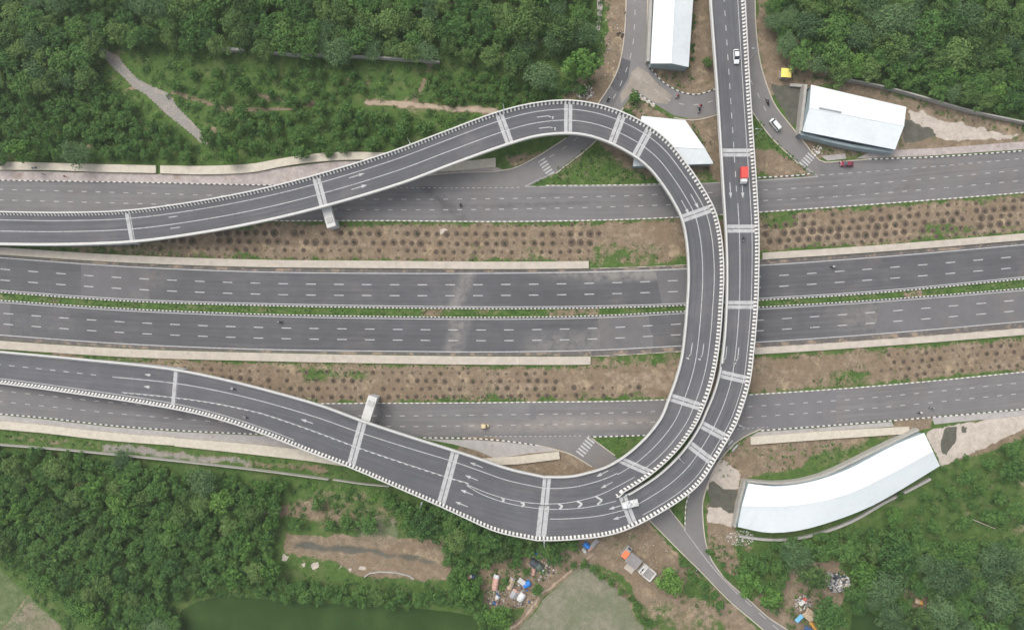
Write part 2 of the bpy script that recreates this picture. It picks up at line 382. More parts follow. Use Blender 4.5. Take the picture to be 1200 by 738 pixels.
def sdist(poly):
    P = np.array(poly, float); n = len(P); d = np.full(PX.shape, 1e9); inside = np.zeros(PX.shape, bool)
    for k in range(n):
        a, b = P[k], P[(k+1) % n]; e = b-a; L = (e**2).sum()+1e-9
        t = np.clip(((PX-a[0])*e[0]+(PY-a[1])*e[1])/L, 0, 1)
        d = np.minimum(d, np.hypot(PX-a[0]-t*e[0], PY-a[1]-t*e[1]))
        c = ((a[1] > PY) != (b[1] > PY)); xx = e[0]*(PY-a[1])/(e[1] if abs(e[1]) > 1e-9 else 1e-9)+a[0]
        inside ^= c & (PX < xx)
    return np.where(inside, d, -d)
G = {k: np.zeros(PX.shape) for k in ('dirt', 'pale', 'wet', 'field', 'gravel', 'light')}
def paint(ch, poly, val=1.0, f=3.0):
    a = np.clip((sdist(poly)+f)/(2*f), 0, 1); a = a*a*(3-2*a); G[ch] = G[ch]*(1-a)+val*a
def band(top, bot, x0, x1, n=20):
    xs = np.linspace(x0, x1, n); return [(x, yat(top, x)) for x in xs]+[(x, yat(bot, x)) for x in xs[::-1]]
def off(tab, d): t = tab.copy(); t[:, 1] += d; return t
paint('dirt', band(off(NS_B, 3), off(M1_T, -9), 60, 1300), .62, 4)
paint('dirt', band(off(NS_B, 7), off(M1_T, -14), 190, 1300), .86, 5)
paint('dirt', [(700, 285), (740, 283), (800, 292), (800, 312), (690, 312)], .58, 7)
paint('dirt', [(690, 415), (800, 410), (800, 424), (690, 428)], .55, 4)
paint('dirt', [(885, 250), (935, 247), (935, 264), (885, 268)], .45, 6)
paint('dirt', band(off(M2_B, 10), off(SS_T, -2), 60, 1300), .60, 4)
paint('dirt', band(off(M2_B, 15), off(SS_T, -8), 200, 1300), .84, 5)
paint('dirt', band(off(M1_B, 1), off(M2_T, -1), -80, 1300), .30, 2)
paint('dirt', [(495, 362), (520, 362), (520, 370), (495, 370)], .75, 4)
paint('dirt', [(640, 361), (705, 360), (705, 370), (640, 371)], .66, 4)
paint('dirt', [(1060, 340), (1080, 340), (1080, 350), (1060, 350)], 1, 3)
paint('dirt', [(706, -40), (736, -40), (736, 60), (722, 95), (700, 125), (640, 130), (668, 95), (704, 75), (712, 40)], .82, 6)
paint('dirt', [(808, -40), (838, -40), (846, 110), (800, 112), (760, 85), (765, 78), (808, 82)], .88, 4)
paint('dirt', [(744, 105), (800, 150), (850, 134), (850, 215), (812, 215), (745, 210), (700, 165), (727, 132)], .72, 6)
paint('dirt', [(800, 140), (850, 134), (850, 215), (838, 215)], .95, 4)
paint('dirt', [(590, 185), (660, 168), (640, 185), (595, 198)], .7, 5)
paint('dirt', [(612, 218), (690, 168), (780, 215), (700, 217)], .34, 6)
paint('dirt', [(884, -40), (900, -40), (925, 60), (985, 92), (950, 108), (905, 112), (890, 70)], .9, 6)
paint('dirt', [(925, 40), (985, 85), (1000, 100), (950, 104), (915, 75)], .85, 6)
paint('dirt', [(880, 126), (960, 205), (880, 212)], .28, 3)
paint('dirt', [(882, 172), (905, 178), (950, 203), (900, 206), (880, 196)], 1.0, 4)
paint('dirt', [(990, 92), (1200, 145), (1300, 165), (1200, 168), (1060, 178), (960, 188), (944, 170), (935, 150), (985, 95)], .74, 5)
paint('dirt', [(880, 510), (1070, 500), (1020, 535), (870, 562), (828, 590), (838, 548), (862, 522)], .78, 6)
paint('dirt', [(950, 535), (1010, 515), (1070, 500), (1020, 535), (930, 562)], .35, 8)
paint('dirt', [(826, 590), (870, 560), (862, 640), (880, 690), (850, 670), (828, 640)], .8, 6)
paint('dirt', [(650, 640), (760, 608), (800, 655), (890, 735), (890, 800), (760, 800), (700, 668), (640, 660)], .86, 6)
paint('dirt', [(690, 655), (720, 660), (770, 720), (760, 790), (740, 700)], .35, 6)
paint('dirt', [(800, 655), (830, 690), (850, 720), (800, 700)], .45, 6)
paint('dirt', [(560, 655), (690, 628), (694, 650), (615, 712), (565, 712)], .92, 5)
paint('dirt', [(335, 624), (520, 632), (530, 660), (525, 682), (430, 676), (385, 660), (333, 645)], .9, 4)
paint('dirt', [(335, 645), (390, 655), (420, 676), (340, 672)], .35, 5)
paint('dirt', [(375, 568), (430, 575), (470, 612), (450, 630), (330, 608), (320, 600)], .50, 8)
paint('dirt', [(900, 690), (930, 665), (985, 655), (1000, 690), (970, 735), (925, 740), (880, 705)], .95, 6)
paint('dirt', [(1060, 690), (1095, 690), (1095, 710), (1060, 712)], .95, 5)
paint('dirt', [(540, 505), (655, 512), (712, 548), (712, 566), (600, 566), (540, 545)], .95, 3)
paint('dirt', [(0, 505), (120, 518), (390, 548), (390, 556), (120, 528), (0, 514)], .55, 3)
paint('gravel', [(115, 517), (240, 531), (300, 539), (296, 546), (240, 543), (120, 530)], .62, 6)
paint('dirt', [(1085, 505), (1200, 480), (1300, 470), (1300, 480), (1100, 548)], .8, 4)
# golden bare soil and weedy stretches of the medians
for q in ([(700, 432), (790, 428), (798, 440), (785, 462), (720, 458)], [(600, 446), (700, 444), (700, 458), (600, 458)], [(660, 268), (780, 272), (760, 282), (680, 282)], [(330, 268), (620, 270), (620, 276), (330, 276)], [(1020, 262), (1200, 250), (1200, 258), (1020, 268)], [(250, 444), (340, 452), (400, 458), (300, 460)]):
    paint('light', q, .44, 7)
for q in ([(60, 290), (300, 298), (300, 304), (60, 300)], [(90, 425), (180, 432), (200, 446), (90, 440)], [(350, 432), (440, 434), (430, 446), (360, 444)], [(960, 440), (1030, 432), (1020, 448), (960, 456)], [(1080, 262), (1200, 262), (1200, 268), (1080, 274)], [(250, 264), (330, 262), (330, 268), (250, 272)]):
    paint('dirt', q, .46, 7)
# olive, trodden ground
paint('field', [(335, 624), (520, 632), (530, 660), (525, 682), (430, 676), (385, 660), (333, 645)], .36, 6); paint('wet', [(335, 624), (520, 632), (530, 660), (525, 682), (430, 676), (385, 660), (333, 645)], .20, 5); paint('field', [(420, 600), (465, 605), (470, 635), (415, 630)], .5, 5)
# paths
def pathpoly(c, w):
    c = np.array(c, float); L = []; R = []
    for k in range(len(c)):
        v = c[min(k+1, len(c)-1)]-c[max(k-1, 0)]; v /= np.linalg.norm(v); n = np.array([-v[1], v[0]])
        L.append(tuple(c[k]+n*w/2)); R.append(tuple(c[k]-n*w/2))
    return L+R[::-1]
paint('dirt', pathpoly([(428, 119), (483, 122), (517, 126), (564, 130), (592, 134)], 7), 1, 2.0)
paint('light', pathpoly([(428, 119), (483, 122), (517, 126), (564, 130), (592, 134)], 5), .9, 2.0)
paint('dirt', pathpoly([(200, 108), (227, 115), (257, 125), (300, 129), (330, 128)], 4), .95, 2)
paint('dirt', pathpoly([(145, 105), (170, 103)], 4), .9, 2)
paint('dirt', pathpoly([(300, 113), (340, 117), (368, 122)], 6), .8, 2)
paint('dirt', pathpoly([(483, 122), (497, 97), (506, 70)], 5), .75, 3)
paint('dirt', [(380, 590), (300, 600), (300, 606), (380, 605)], .7, 3)
paint('dirt', pathpoly([(696, 648), (670, 668), (640, 692), (596, 740)], 10), 1, 2)
paint('light', pathpoly([(696, 648), (670, 668), (640, 692), (596, 740)], 4), .7, 2)
paint('dirt', pathpoly([(700, 655), (730, 668), (770, 715), (790, 760)], 10), 1, 4)
paint('pale', [(840, 535), (870, 556), (868, 572), (846, 578), (828, 572), (832, 560)], 1, 3)
paint('pale', [(828, 590), (845, 592), (862, 600), (860, 616), (828, 608)], 1, 3)
paint('wet', [(832, 562), (850, 572), (866, 574), (862, 600), (842, 592), (828, 590)], 1, 3)
paint('pale', [(1060, 128), (1100, 138), (1200, 160), (1110, 163), (1070, 148)], .95, 3)
paint('wet', [(1058, 140), (1072, 145), (1092, 150), (1100, 158), (1060, 170)], .9, 3)
paint('wet', [(905, 98), (942, 102), (940, 140), (928, 145), (915, 125)], 1, 3)
paint('pale', [(1085, 506), (1115, 498), (1200, 486), (1230, 488), (1102, 548)], 1, 2.5)
paint('wet', [(1107, 500), (1122, 500), (1122, 520), (1108, 535), (1102, 532), (1104, 512)], 1, 2)
paint('wet', [(1126, 497), (1134, 500), (1134, 507), (1128, 505)], 1, 1.5)
paint('wet', pathpoly([(345, 636), (400, 643), (460, 650), (508, 660)], 8), .62, 4)
for q in ((334, 652, 5), (357, 660, 3), (371, 663, 5), (400, 664, 3), (412, 665, 3), (425, 664, 3), (518, 272, 5)):
    paint('pale', [(q[0]-q[2], q[1]-q[2]*.6), (q[0]+q[2], q[1]-q[2]*.8), (q[0]+q[2], q[1]+q[2]*.7), (q[0]-q[2]*.6, q[1]+q[2])], .95, 2)
paint('field', [(694, 660), (700, 672), (738, 706), (757, 740), (757, 800), (560, 800), (602, 742), (646, 695), (676, 668)], 1, 2)
paint('dirt', [(1046, 484), (1094, 484), (1090, 500), (1066, 506), (1046, 500)], 1, 2)
paint('field', [(-60, 660), (0, 664), (36, 698), (80, 740), (80, 800), (-60, 800)], .46, 2)
paint('field', [(34, 698), (80, 740), (80, 800), (2, 800), (4, 738)], .5, 3); paint('dirt', [(34, 700), (80, 740), (80, 800), (2, 800), (4, 740)], .62, 4)
paint('dirt', pathpoly([(34, 694), (4, 738)], 2), .9, 1)
paint('dirt', [(760, 700), (800, 690), (850, 730), (850, 800), (760, 800)], .5, 8); paint('dirt', [(705, 620), (745, 628), (735, 645), (700, 640)], .45, 5)
# tufts of green on the dirt and bare spots in the green
blot = vnoise(PX, PY, 23, 11)*.5+vnoise(PX, PY, 9, 12)*.35+vnoise(PX, PY, 4, 13)*.25
G['dirt'] = np.clip(G['dirt']+blot*np.where(G['dirt'] > .5, .34, .22)*(G['dirt'] > .02), 0, 1)
G['dirt'] = np.maximum(G['dirt'], np.clip(blot*.9-.12, 0, .42))
PX, PY = PX0+WX*.22, PY0+WY*.22
PATH_ = [(110, 49), (124, 58), (138, 67), (148, 80), (160, 92), (178, 101), (197, 110), (208, 126), (221, 139), (234, 153), (244, 169), (234, 166), (220, 154), (204, 141), (188, 127), (170, 110), (157, 103), (147, 92), (134, 80), (122, 68), (113, 60), (105, 53)]
paint('dirt', PATH_, 1, 2.4); paint('gravel', PATH_, 1, 1.2)
for c_, w_ in (([(428, 119), (483, 122), (517, 126), (564, 130), (592, 134)], 5.5), ([(200, 108), (227, 115), (257, 125), (300, 129), (345, 128)], 2.8), ([(483, 122), (497, 97), (506, 72)], 2.4)): paint('dirt', pathpoly(c_, w_), 1, 1.3)
paint('light', pathpoly([(428, 119), (483, 122), (517, 126), (564, 130), (592, 134)], 4), .95, 1.3)
PX, PY = PX0, PY0
POND = [(205, 745), (212, 715), (232, 704), (262, 697), (300, 701), (390, 707), (430, 708), (470, 711), (525, 716), (556, 722), (566, 745), (566, 830), (205, 830)]
POND2 = [(1000, 715), (1012, 712), (1036, 726), (1050, 745), (1050, 800), (985, 800)]
GZ = np.zeros(PX.shape)
for P_ in (POND, POND2): GZ -= 1.3*np.clip((sdist(P_)+1)/8, 0, 1)
nx, ny = len(gx), len(gy)
me = bpy.data.meshes.new('ground')
me.vertices.add(nx*ny); me.vertices.foreach_set('co', np.stack([GX, GY, GZ], -1).astype(np.float32).ravel())
ii, jj = np.meshgrid(np.arange(nx-1), np.arange(ny-1)); base = (jj*nx+ii).ravel()
lv = np.stack([base, base+1, base+nx+1, base+nx], 1).astype(np.int32); nf = len(lv)
me.loops.add(nf*4); me.loops.foreach_set('vertex_index', lv.ravel())
me.polygons.add(nf); me.polygons.foreach_set('loop_start', np.arange(0, nf*4, 4, dtype=np.int32)); me.polygons.foreach_set('loop_total', np.full(nf, 4, dtype=np.int32))
me.update(calc_edges=True)
for nm, ks in (('zone_a', ('dirt', 'pale', 'wet')), ('zone_b', ('field', 'gravel', 'light'))):
    at = me.attributes.new(nm, 'FLOAT_VECTOR', 'POINT')
    at.data.foreach_set('vector', np.stack([G[k] for k in ks], -1).astype(np.float32).ravel())
def ground_material():
    m, t, b = nt('ground'); v = position(t)
    def attr(nm):
        a = t.nodes.new('ShaderNodeAttribute'); a.attribute_name = nm
        s = t.nodes.new('ShaderNodeSeparateXYZ'); t.links.new(a.outputs['Vector'], s.inputs[0]); return s.outputs
    a = attr('zone_a'); c = attr('zone_b')
    nb = noise(t, .09, 6, .72, v, .5); nm = noise(t, .45, 6, .7, v); nf = noise(t, 2.4, 4, .7, v)
    nn = mth(t, 'ADD', mth(t, 'MULTIPLY', nb, .5), mth(t, 'ADD', mth(t, 'MULTIPLY', nm, .35), mth(t, 'MULTIPLY', nf, .15)))
    nd = mth(t, 'SUBTRACT', nn, .5)
    def thr(ch, k=2.6, w=.16): return maprange(t, mth(t, 'ADD', ch, mth(t, 'MULTIPLY', nd, k)), .5-w, .5+w)
    grass = ramp(t, mth(t, 'ADD', mth(t, 'MULTIPLY', nf, .5), mth(t, 'MULTIPLY', nm, .5)), [(.34, (.034, .066, .018)), (.5, (.068, .122, .030)), (.66, (.125, .185, .052))])
    grass = mix(t, maprange(t, noise(t, .22, 4, .6, v), .5, .66, 0, .5), grass, (.14, .155, .065))
    dirt = ramp(t, mth(t, 'ADD', mth(t, 'MULTIPLY', nm, .6), mth(t, 'MULTIPLY', nf, .4)), [(.34, (.130, .100, .070)), (.5, (.218, .168, .118)), (.66, (.365, .290, .205))])
    dirt = mix(t, maprange(t, noise(t, .10, 5, .65, v), .40, .60), dirt, mix(t, .55, dirt, (.18, .130, .085)))
    dirt = mix(t, maprange(t, noise(t, .16, 5, .7, v), .55, .68, 0, .55), dirt, (.43, .335, .215))
    weeds = noise(t, .75, 6, .78, v); clods = noise(t, 1.6, 5, .8, v)
    dirt = mix(t, maprange(t, clods, .58, .70, 0, .55), dirt, (.10, .082, .062))
    dirt = mix(t, maprange(t, clods, .42, .32, 0, .4), dirt, (.42, .36, .28))
    dirt = mix(t, mth(t, 'MULTIPLY', maprange(t, weeds, .55, .64, 0, .85), maprange(t, nb, .42, .56)), dirt, (.075, .108, .040))
    col = mix(t, thr(a['X']), grass, dirt)
    fld = ramp(t, mth(t, 'ADD', mth(t, 'MULTIPLY', nm, .5), mth(t, 'MULTIPLY', nf, .5)), [(.34, (.135, .132, .090)), (.5, (.210, .200, .145)), (.66, (.300, .280, .215))])
    fld = mix(t, maprange(t, nb, .42, .60), fld, mix(t, .42, fld, (.085, .125, .05)))
    col = mix(t, thr(c['X'], .4), col, fld)
    lt = ramp(t, nm, [(.3, (.30, .23, .165)), (.7, (.46, .37, .28))]); col = mix(t, thr(c['Z'], .8), col, lt)
    gr = ramp(t, nf, [(.3, (.19, .175, .155)), (.5, (.25, .235, .215)), (.7, (.36, .335, .30))]); gr = mix(t, maprange(t, nm, .5, .62, 0, .6), gr, (.34, .30, .25)); col = mix(t, thr(c['Y'], 1.4), col, gr)
    pl = ramp(t, mth(t, 'ADD', mth(t, 'MULTIPLY', nm, .6), mth(t, 'MULTIPLY', nf, .4)), [(.34, (.33, .285, .24)), (.5, (.45, .395, .34)), (.66, (.56, .51, .45))])
    col = mix(t, thr(a['Y'], 2.6, .13), col, pl)
    wt = ramp(t, nm, [(.3, (.075, .075, .058)), (.7, (.135, .130, .108))]); col = mix(t, thr(a['Z'], 2.4, .10), col, wt)
    t.links.new(col, b.inputs['Base Color']); b.inputs['Roughness'].default_value = .97; setspec(b, .12)
    bumped(t, b, mth(t, 'ADD', nm, mth(t, 'MULTIPLY', nf, .7)), .7, .35); return m
me.materials.append(ground_material())
structure('ground', me)
m, t, b = nt('pond_water'); v = position(t)
t.links.new(ramp(t, noise(t, .08, 4, .6, v), [(.3, (.026, .052, .014)), (.5, (.034, .064, .018)), (.7, (.050, .085, .024))]), b.inputs['Base Color'])
b.inputs['Roughness'].default_value = .5; setspec(b, .06); bumped(t, b, noise(t, 1.5, 3, .5, v), .08, .03); M['water'] = m
for P_ in (POND, POND2):
    cx = sum(p[0] for p in P_)/len(P_); cy = sum(p[1] for p in P_)/len(P_)
    structure('pond_water', poly_sheet('pond_water', P_, -.18, M['water']))

# ------------------------------------------------------------ carriageways
Z1, Z2, Z3 = .020, .034, .048
structure('slip_road', poly_sheet('slip_road', [(612, 222), (448, 222), (460, 214), (482, 204.5), (530, 202), (600, 198), (627, 186), (664, 162.5), (690, 138), (701.6, 122), (715, 101.6), (723.6, 84.7), (729, 65), (732.5, 40), (734.5, 0), (736, -60), (738, -200),
    (764, -200), (761, -60), (760, 0), (757, 40), (757, 70), (762, 82), (776, 97), (789, 105), (803, 110.5), (818, 112), (837, 105.7), (860, 95), (870, 80), (872, 20), (866, -60), (860, -200), (884, -200), (884.5, -60), (884, 0), (885, 32.5), (890, 73), (898, 101), (907, 123), (925, 147), (944, 170.5), (952, 181), (962, 190), (985, 190), (985, 212), (958, 212),
    (936, 191.6), (903.4, 160), (880, 128), (860, 126), (838.7, 133.8), (825, 137.5), (810, 139.5), (789.6, 135.5), (767.6, 122), (744, 106.7), (727, 130), (694.8, 167.6), (650.8, 203), (612, 222)], .006, M['asphalt_slip']))
structure('slip_road', poly_sheet('slip_road', [(560, 508), (600, 517), (630.5, 521), (655, 526), (668, 531), (694, 546), (730, 580), (761, 608), (803, 650.5), (817, 664), (857, 704.7), (891, 733.5), (930, 770), (970, 800), (1000, 800), (925, 738), (900, 721.6), (881, 704.7), (850.6, 677.6), (833.7, 654), (827, 632), (824.5, 610), (824, 589), (829, 570), (839, 547), (849, 533), (858.7, 522), (872, 511), (890.4, 501), (880, 498),
    (850, 500), (836, 535), (819, 560), (806, 585), (803, 621), (781, 593), (750, 562), (720, 534), (689, 511), (689, 505)], .006, M['asphalt_slip']))
structure('service_road', sheet('service_road', course(NS_T, Z1), course(NS_B, Z1), M['asphalt_service']))
structure('service_road', sheet('service_road', course(SS_T, Z1), course(SS_B, Z1), M['asphalt_service']))
structure('auxiliary_lane', poly_sheet('auxiliary_lane', [(958, 192), (985, 190), (1018, 187.5), (1090, 185), (1200, 177.5), (1350, 164), (1500, 146), (1500, 160), (1200, 190), (962, 209)], .013, M['asphalt_service']))
structure('highway', sheet('highway', course(M1_T, Z1), course(M1_B, Z1), M['asphalt_main']))
structure('highway', sheet('highway', course(M2_T, Z1), course(M2_B, Z1), M['asphalt_main']))
def patch(x0, x1, ta, tb, mat, fa=.03, fb=.97, skew=0):
    xs = np.linspace(x0, x1, 12); P = []
    A = [(x, yat(ta, x)+(yat(tb, x)-yat(ta, x))*fa) for x in xs]; B = [(x+skew, yat(ta, x)+(yat(tb, x)-yat(ta, x))*fb) for x in xs[::-1]]
    structure('asphalt_patch', poly_sheet('asphalt_patch', A+B, Z1+.006, M[mat]))
patch(95, 175, M1_L, M1_B, 'asphalt_old', .0, .97); patch(768, 840, M1_L, M1_B, 'asphalt_old', 0, .97, 8); patch(-60, 12, M2_T, M2_L, 'asphalt_old', .03, 1)
patch(1030, 1330, M2_T, M2_L, 'asphalt_old', .03, 1, -4); patch(700, 760, M2_T, M2_L, 'asphalt_old', .03, 1, 6); patch(620, 628, SS_T, SS_B, 'asphalt_service_dark', .05, .5)
patch(880, 980, SS_T, SS_B, 'asphalt_service_dark', .04, .96); patch(600, 700, M1_L, M1_B, 'asphalt_new', .5, .97)
structure('asphalt_patch', poly_sheet('asphalt_patch', [(714, 100), (723, 85), (729, 68), (739, 72), (736, 92), (726, 108), (720, 106)], .014, M['asphalt_new']))
structure('asphalt_patch', poly_sheet('asphalt_patch', [(701, 124), (714, 102), (726, 109), (716, 131)], .012, M['asphalt_old']))
M['dusty'] = pm('dusty_concrete', (.285, .25, .21), .2, .25, .95, spots=(.24, .2, .17), spotscale=.3, spot_at=.55)
structure('dusty_concrete', poly_sheet('dusty_concrete', [(740, 85), (748, 78), (760, 86), (772, 100), (788, 112), (782, 122), (769, 121), (744, 106), (737, 112), (728, 122), (727, 110), (737, 96)], .016, M['dusty']))
structure('dusty_concrete', poly_sheet('dusty_concrete', [(741, 75), (742, 30), (744, -60), (757, -60), (756, 40), (756, 72), (748, 80)], .015, M['asphalt_slip']))

M['shoulder'] = pm('gritty_shoulder', (.115, .105, .098), .25, .7, .95, spots=(.27, .21, .155), spotscale=.22, spot_at=.50)
for ta_, tb_ in ((M1_T, M1_L), (M2_L, M2_B)):
    a_, b_ = (course(off(ta_, .3), Z1+.005), course(off(tb_, -1.2), Z1+.005)) if ta_ is M1_T else (course(off(ta_, 1.3), Z1+.005), course(off(tb_, -.2), Z1+.005))
    structure('road_shoulder', sheet('road_shoulder', a_, b_, M['shoulder']))
# painted markings on the ground roads
def phase_for(P, x_px, dash, per):
    P = np.array(P); d = np.r_[0, np.cumsum(np.linalg.norm(np.diff(P[:, :2], axis=0), axis=1))]
    t = np.interp((x_px-600)*S, P[:, 0], d); return t-dash/2
Q = []
for tab, f, xc in ((M1_L, 13.2, 625.4), (M1_L, 26.0, 625.4), (M2_L, -25.6, 629), (M2_L, -13.1, 629)):
    P = course(tab, Z2, dy=f); Q += strip_quads(P, .26, 3.1, 5.9, phase_for(P, xc, 3.1, 9))
for tab in (M1_L, M2_L): Q += strip_quads(course(tab, Z2), .26)
Q += strip_quads(course(M1_B, Z2, dy=-1.5), .24); Q += strip_quads(course(M2_T, Z2, dy=1.6), .24)
marks('road_markings', Q)
Q = []
for tab, f, xc, x0 in ((NS_1, 0, 620.3, -330), (NS_1, 12.4, 620.3, -330), (SS_1, 0, 553, -330), (SS_1, 12.4, 553, -330)):
    P = course(tab, Z2, dy=f); Q += strip_quads(P, .24, 1.6, 2.9, phase_for(P, xc, 1.6, 4.5))
Q += strip_quads(coursepx([(462, 220.3), (600, 219.8), (612, 219.5)], Z2), .2, .9, .9)
Q += strip_quads(coursepx([(615, 218.5), (766, 217.5), (890, 211.5), (959, 207)], Z2), .2)
Q += strip_quads(coursepx([(961, 205.5), (1080, 196.5), (1200, 185.6), (1300, 176)], Z2), .2, 1.5, 1.5)
Q += strip_quads(coursepx([(568, 511), (620, 511), (684, 510.3)], Z2), .22, .8, .8)
Q += strip_quads(coursepx([(858, 503), (900, 500)], Z2), .2, .8, .8)
Q += strip_quads(coursepx([(936, 191.6), (948, 199), (959, 207)], Z2), .18)
Q += strip_quads(coursepx([(615, 218.5), (630, 211), (650, 203)], Z2), .18)
# slip road centre dashes
for pts, ph in (([(743, -60), (744, 20), (742, 50), (738, 70), (731, 90), (722, 110), (700, 140), (672, 165), (648, 182), (632, 190)], 1), ([(748, 88), (765, 103), (785, 118), (805, 123), (822, 122), (840, 117)], 2.2),
                ([(876, 60), (879, 92), (888, 110), (899, 132), (915, 152)], 0), ([(874, 0), (875, 30), (876, 60)], 1)):
    Q += strip_quads(coursepx(pts, Z2), .24, 1.8, 2.9, ph)
Q += strip_quads(coursepx([(803, 622), (820, 645), (840, 670), (865, 696)], Z2), .24)
Q += strip_quads(coursepx([(873, 703), (900, 727), (950, 770)], Z2), .24, 3, 3)
Q += strip_quads(coursepx([(694.8, 169.5), (650.8, 204)], Z2), .16)
marks('road_markings', Q, 'paint_faded')
def crosswalk(cx, cy, ang, n, length, pitch, w):
    Q = []; a = math.radians(ang); c = np.array(W(cx, cy, Z2)); u = np.array([math.cos(a), math.sin(a), 0]); vv = np.array([-u[1], u[0], 0])
    for k in range(n):
        p = c+vv*(k-(n-1)/2)*pitch
        Q.append((p-u*length/2-vv*w/2, p+u*length/2-vv*w/2, p+u*length/2+vv*w/2, p-u*length/2+vv*w/2))
    return Q
marks('road_markings', crosswalk(945.5, 188, -42, 5, 2.8, 1.0, .5)+crosswalk(640, 196, 33, 6, 2.6, 1.05, .5)+crosswalk(686, 523.5, -38, 6, 3.0, 1.1, .55)+crosswalk(856.8, 520.8, 50, 4, 2.8, 1.1, .55))

# kerbs
def ck(tab, x0, x1, side, dy=0, **k): kerb('kerb', course(tab, 0, x0, x1, 3, dy), side=side, **k)
ck(M1_B, -330, 812, -1, h=.3, width=.36, pitch=.62); ck(M1_B, 812, 1530, -1, h=.3, width=.36, pitch=.62)
ck(M2_T, -330, 812, 1, h=.3, width=.36, pitch=.62); ck(M2_T, 812, 1530, 1, h=.3, width=.36, pitch=.62)
ck(NS_B, -330, 1530, -1, width=.38, mats=('kerb_white', 'kerb_grey'), pitch=.9); ck(SS_T, 220, 1530, 1, width=.38, mats=('kerb_white', 'kerb_grey'), pitch=.9)
ck(NS_T, -330, 470, 1, pitch=.9, width=.36); ck(NS_T, 640, 780, 1, pitch=.9, mats=('kerb_white', 'kerb_grey'))
ck(SS_B, -330, 430, -1, pitch=.9, width=.36)
ck(M2_B, 692, 1530, -1, mats=('kerb_grey', 'slab'), pitch=3, width=.3); ck(M1_T, 692, 900, 1, mats=('kerb_grey', 'slab'), pitch=3, width=.3)
for pts, sd, mt in (([(489, 207.5), (530, 203.5), (600, 198.5), (627, 186), (664, 162.5)], 1, 2), ([(701.6, 122), (715, 101.6), (723.6, 84.7), (729, 65), (732.5, 40), (734.5, 0), (736, -60)], 1, 2),
        ([(650.8, 203), (694.8, 167.6), (727, 130), (730, 126)], -1, 2), ([(744, 106.7), (767.6, 122)], -1, 0), ([(789.6, 137.5), (810, 140.5), (825, 138.5), (846, 132)], -1, 2), ([(759, 76), (766, 86), (776, 96.5), (789, 105), (803, 110.3), (818, 111.5), (842, 104)], 1, 0), ([(758, 0), (758, 40), (759, 76)], 1, 2),
        ([(884, -60), (884, 0), (885, 32.5), (890, 73), (898, 101), (907, 123), (925, 147), (944, 170.5), (952, 181), (962, 190), (985, 190), (1018, 187.5)], 1, 2), ([(1018, 187.5), (1090, 185), (1200, 177.5), (1300, 169)], 1, 0), ([(880, 128), (903.4, 160), (936, 191.6)], -1, 2), ([(888, 209), (925, 207), (950, 204), (952, 203)], 1, 0),
        ([(496, 512), (560, 513), (595, 516), (630.5, 521)], -1, 0), ([(630.5, 521), (650, 525.5), (668, 531), (694, 546)], -1, 2), ([(689, 511), (710, 510.5), (756, 509)], -1, 0), ([(689, 511), (720, 534)], 1, 2),
        ([(761, 608), (803, 650.5), (817, 664), (857, 704.7), (891, 733.5), (930, 770)], -1, 2), ([(781, 593), (803, 621)], 1, 2), ([(803, 621), (806, 585), (819, 560)], 1, 1), ([(892, 503), (872, 512.5), (858.7, 522), (849, 533), (839, 547), (829, 570), (824, 589), (824.5, 610), (827, 632), (833.7, 654), (850.6, 677.6), (881, 704.7), (900, 721.6), (925, 738)], -1, 2),
        ([(892, 503.5), (960, 498.5), (1062, 490.5), (1200, 478.3), (1300, 468)], -1, 0)):
    mats_ = (('kerb_white', 'kerb_black'), ('kerb_white', 'kerb_grey'), ('slab', 'slab'))[mt]
    kerb('kerb', coursepx(pts, 0), side=sd, mats=mats_, pitch=.9 if mt < 2 else 2.0, width=.4)

# raised slabs and paved verges
def slab_strip(A, B, h, mat='slab', name='concrete_walkway', seam=9.0, label=None):
    """raised slab between two px polylines, with open seams"""
    A = smooth([W(*p, 0) for p in A], 2.0); B = smooth([W(*p, 0) for p in B], 2.0)
    A, _ = resample(A, 1.0); n = len(A); d = np.r_[0, np.cumsum(np.linalg.norm(np.diff(B[:, :2], axis=0), axis=1))]
    tt = np.linspace(0, d[-1], n); B = np.stack([np.interp(tt, d, B[:, k]) for k in range(3)], 1)
    mb = MB(); L = 0; start = 0
    cuts = list(range(0, n-1, max(2, int(seam))))+[n-1]
    for a, b in zip(cuts[:-1], cuts[1:]):
        if b-a < 1: continue
        PA = A[a:b+1].copy(); PB = B[a:b+1].copy()
        PA[-1] = PA[-1]*.97+PA[-2]*.03; PB[-1] = PB[-1]*.97+PB[-2]*.03
        mb.prism([tuple(p[:2]) for p in PA]+[tuple(p[:2]) for p in PB[::-1]], -.02, h+random.uniform(-.012, .012), 0)
    o = mb.build(name, [M[mat]]); o['kind'] = 'structure'; return o
def tabband(tab, da, db, x0, x1, h, **k):
    xs = np.linspace(x0, x1, max(3, int((x1-x0)/25)))
    return slab_strip([(x, yat(tab, x)+da) for x in xs], [(x, yat(tab, x)+db) for x in xs], h, **k)
tabband(M1_T, -9.3, -.6, -330, 690, .45, seam=20); tabband(M1_T, -8.6, -.6, 893, 1530, .45, seam=24)
tabband(M2_B, .6, 10.2, -330, 692, .45, seam=20); tabband(M2_B, .6, 8.2, 884, 1530, .45, seam=24)
M['tile'] = pm('cream_tile', (.49, .445, .365), .12, .8, .9, spots=(.42, .36, .27), spotscale=.9, spot_at=.6)
slab_strip([(-330, 182), (0, 190), (60, 191.5), (115, 193), (184, 194.5)], [(-330, 191), (0, 199.5), (60, 200), (115, 202), (184, 203.5)], .8, mat='tile', seam=31)
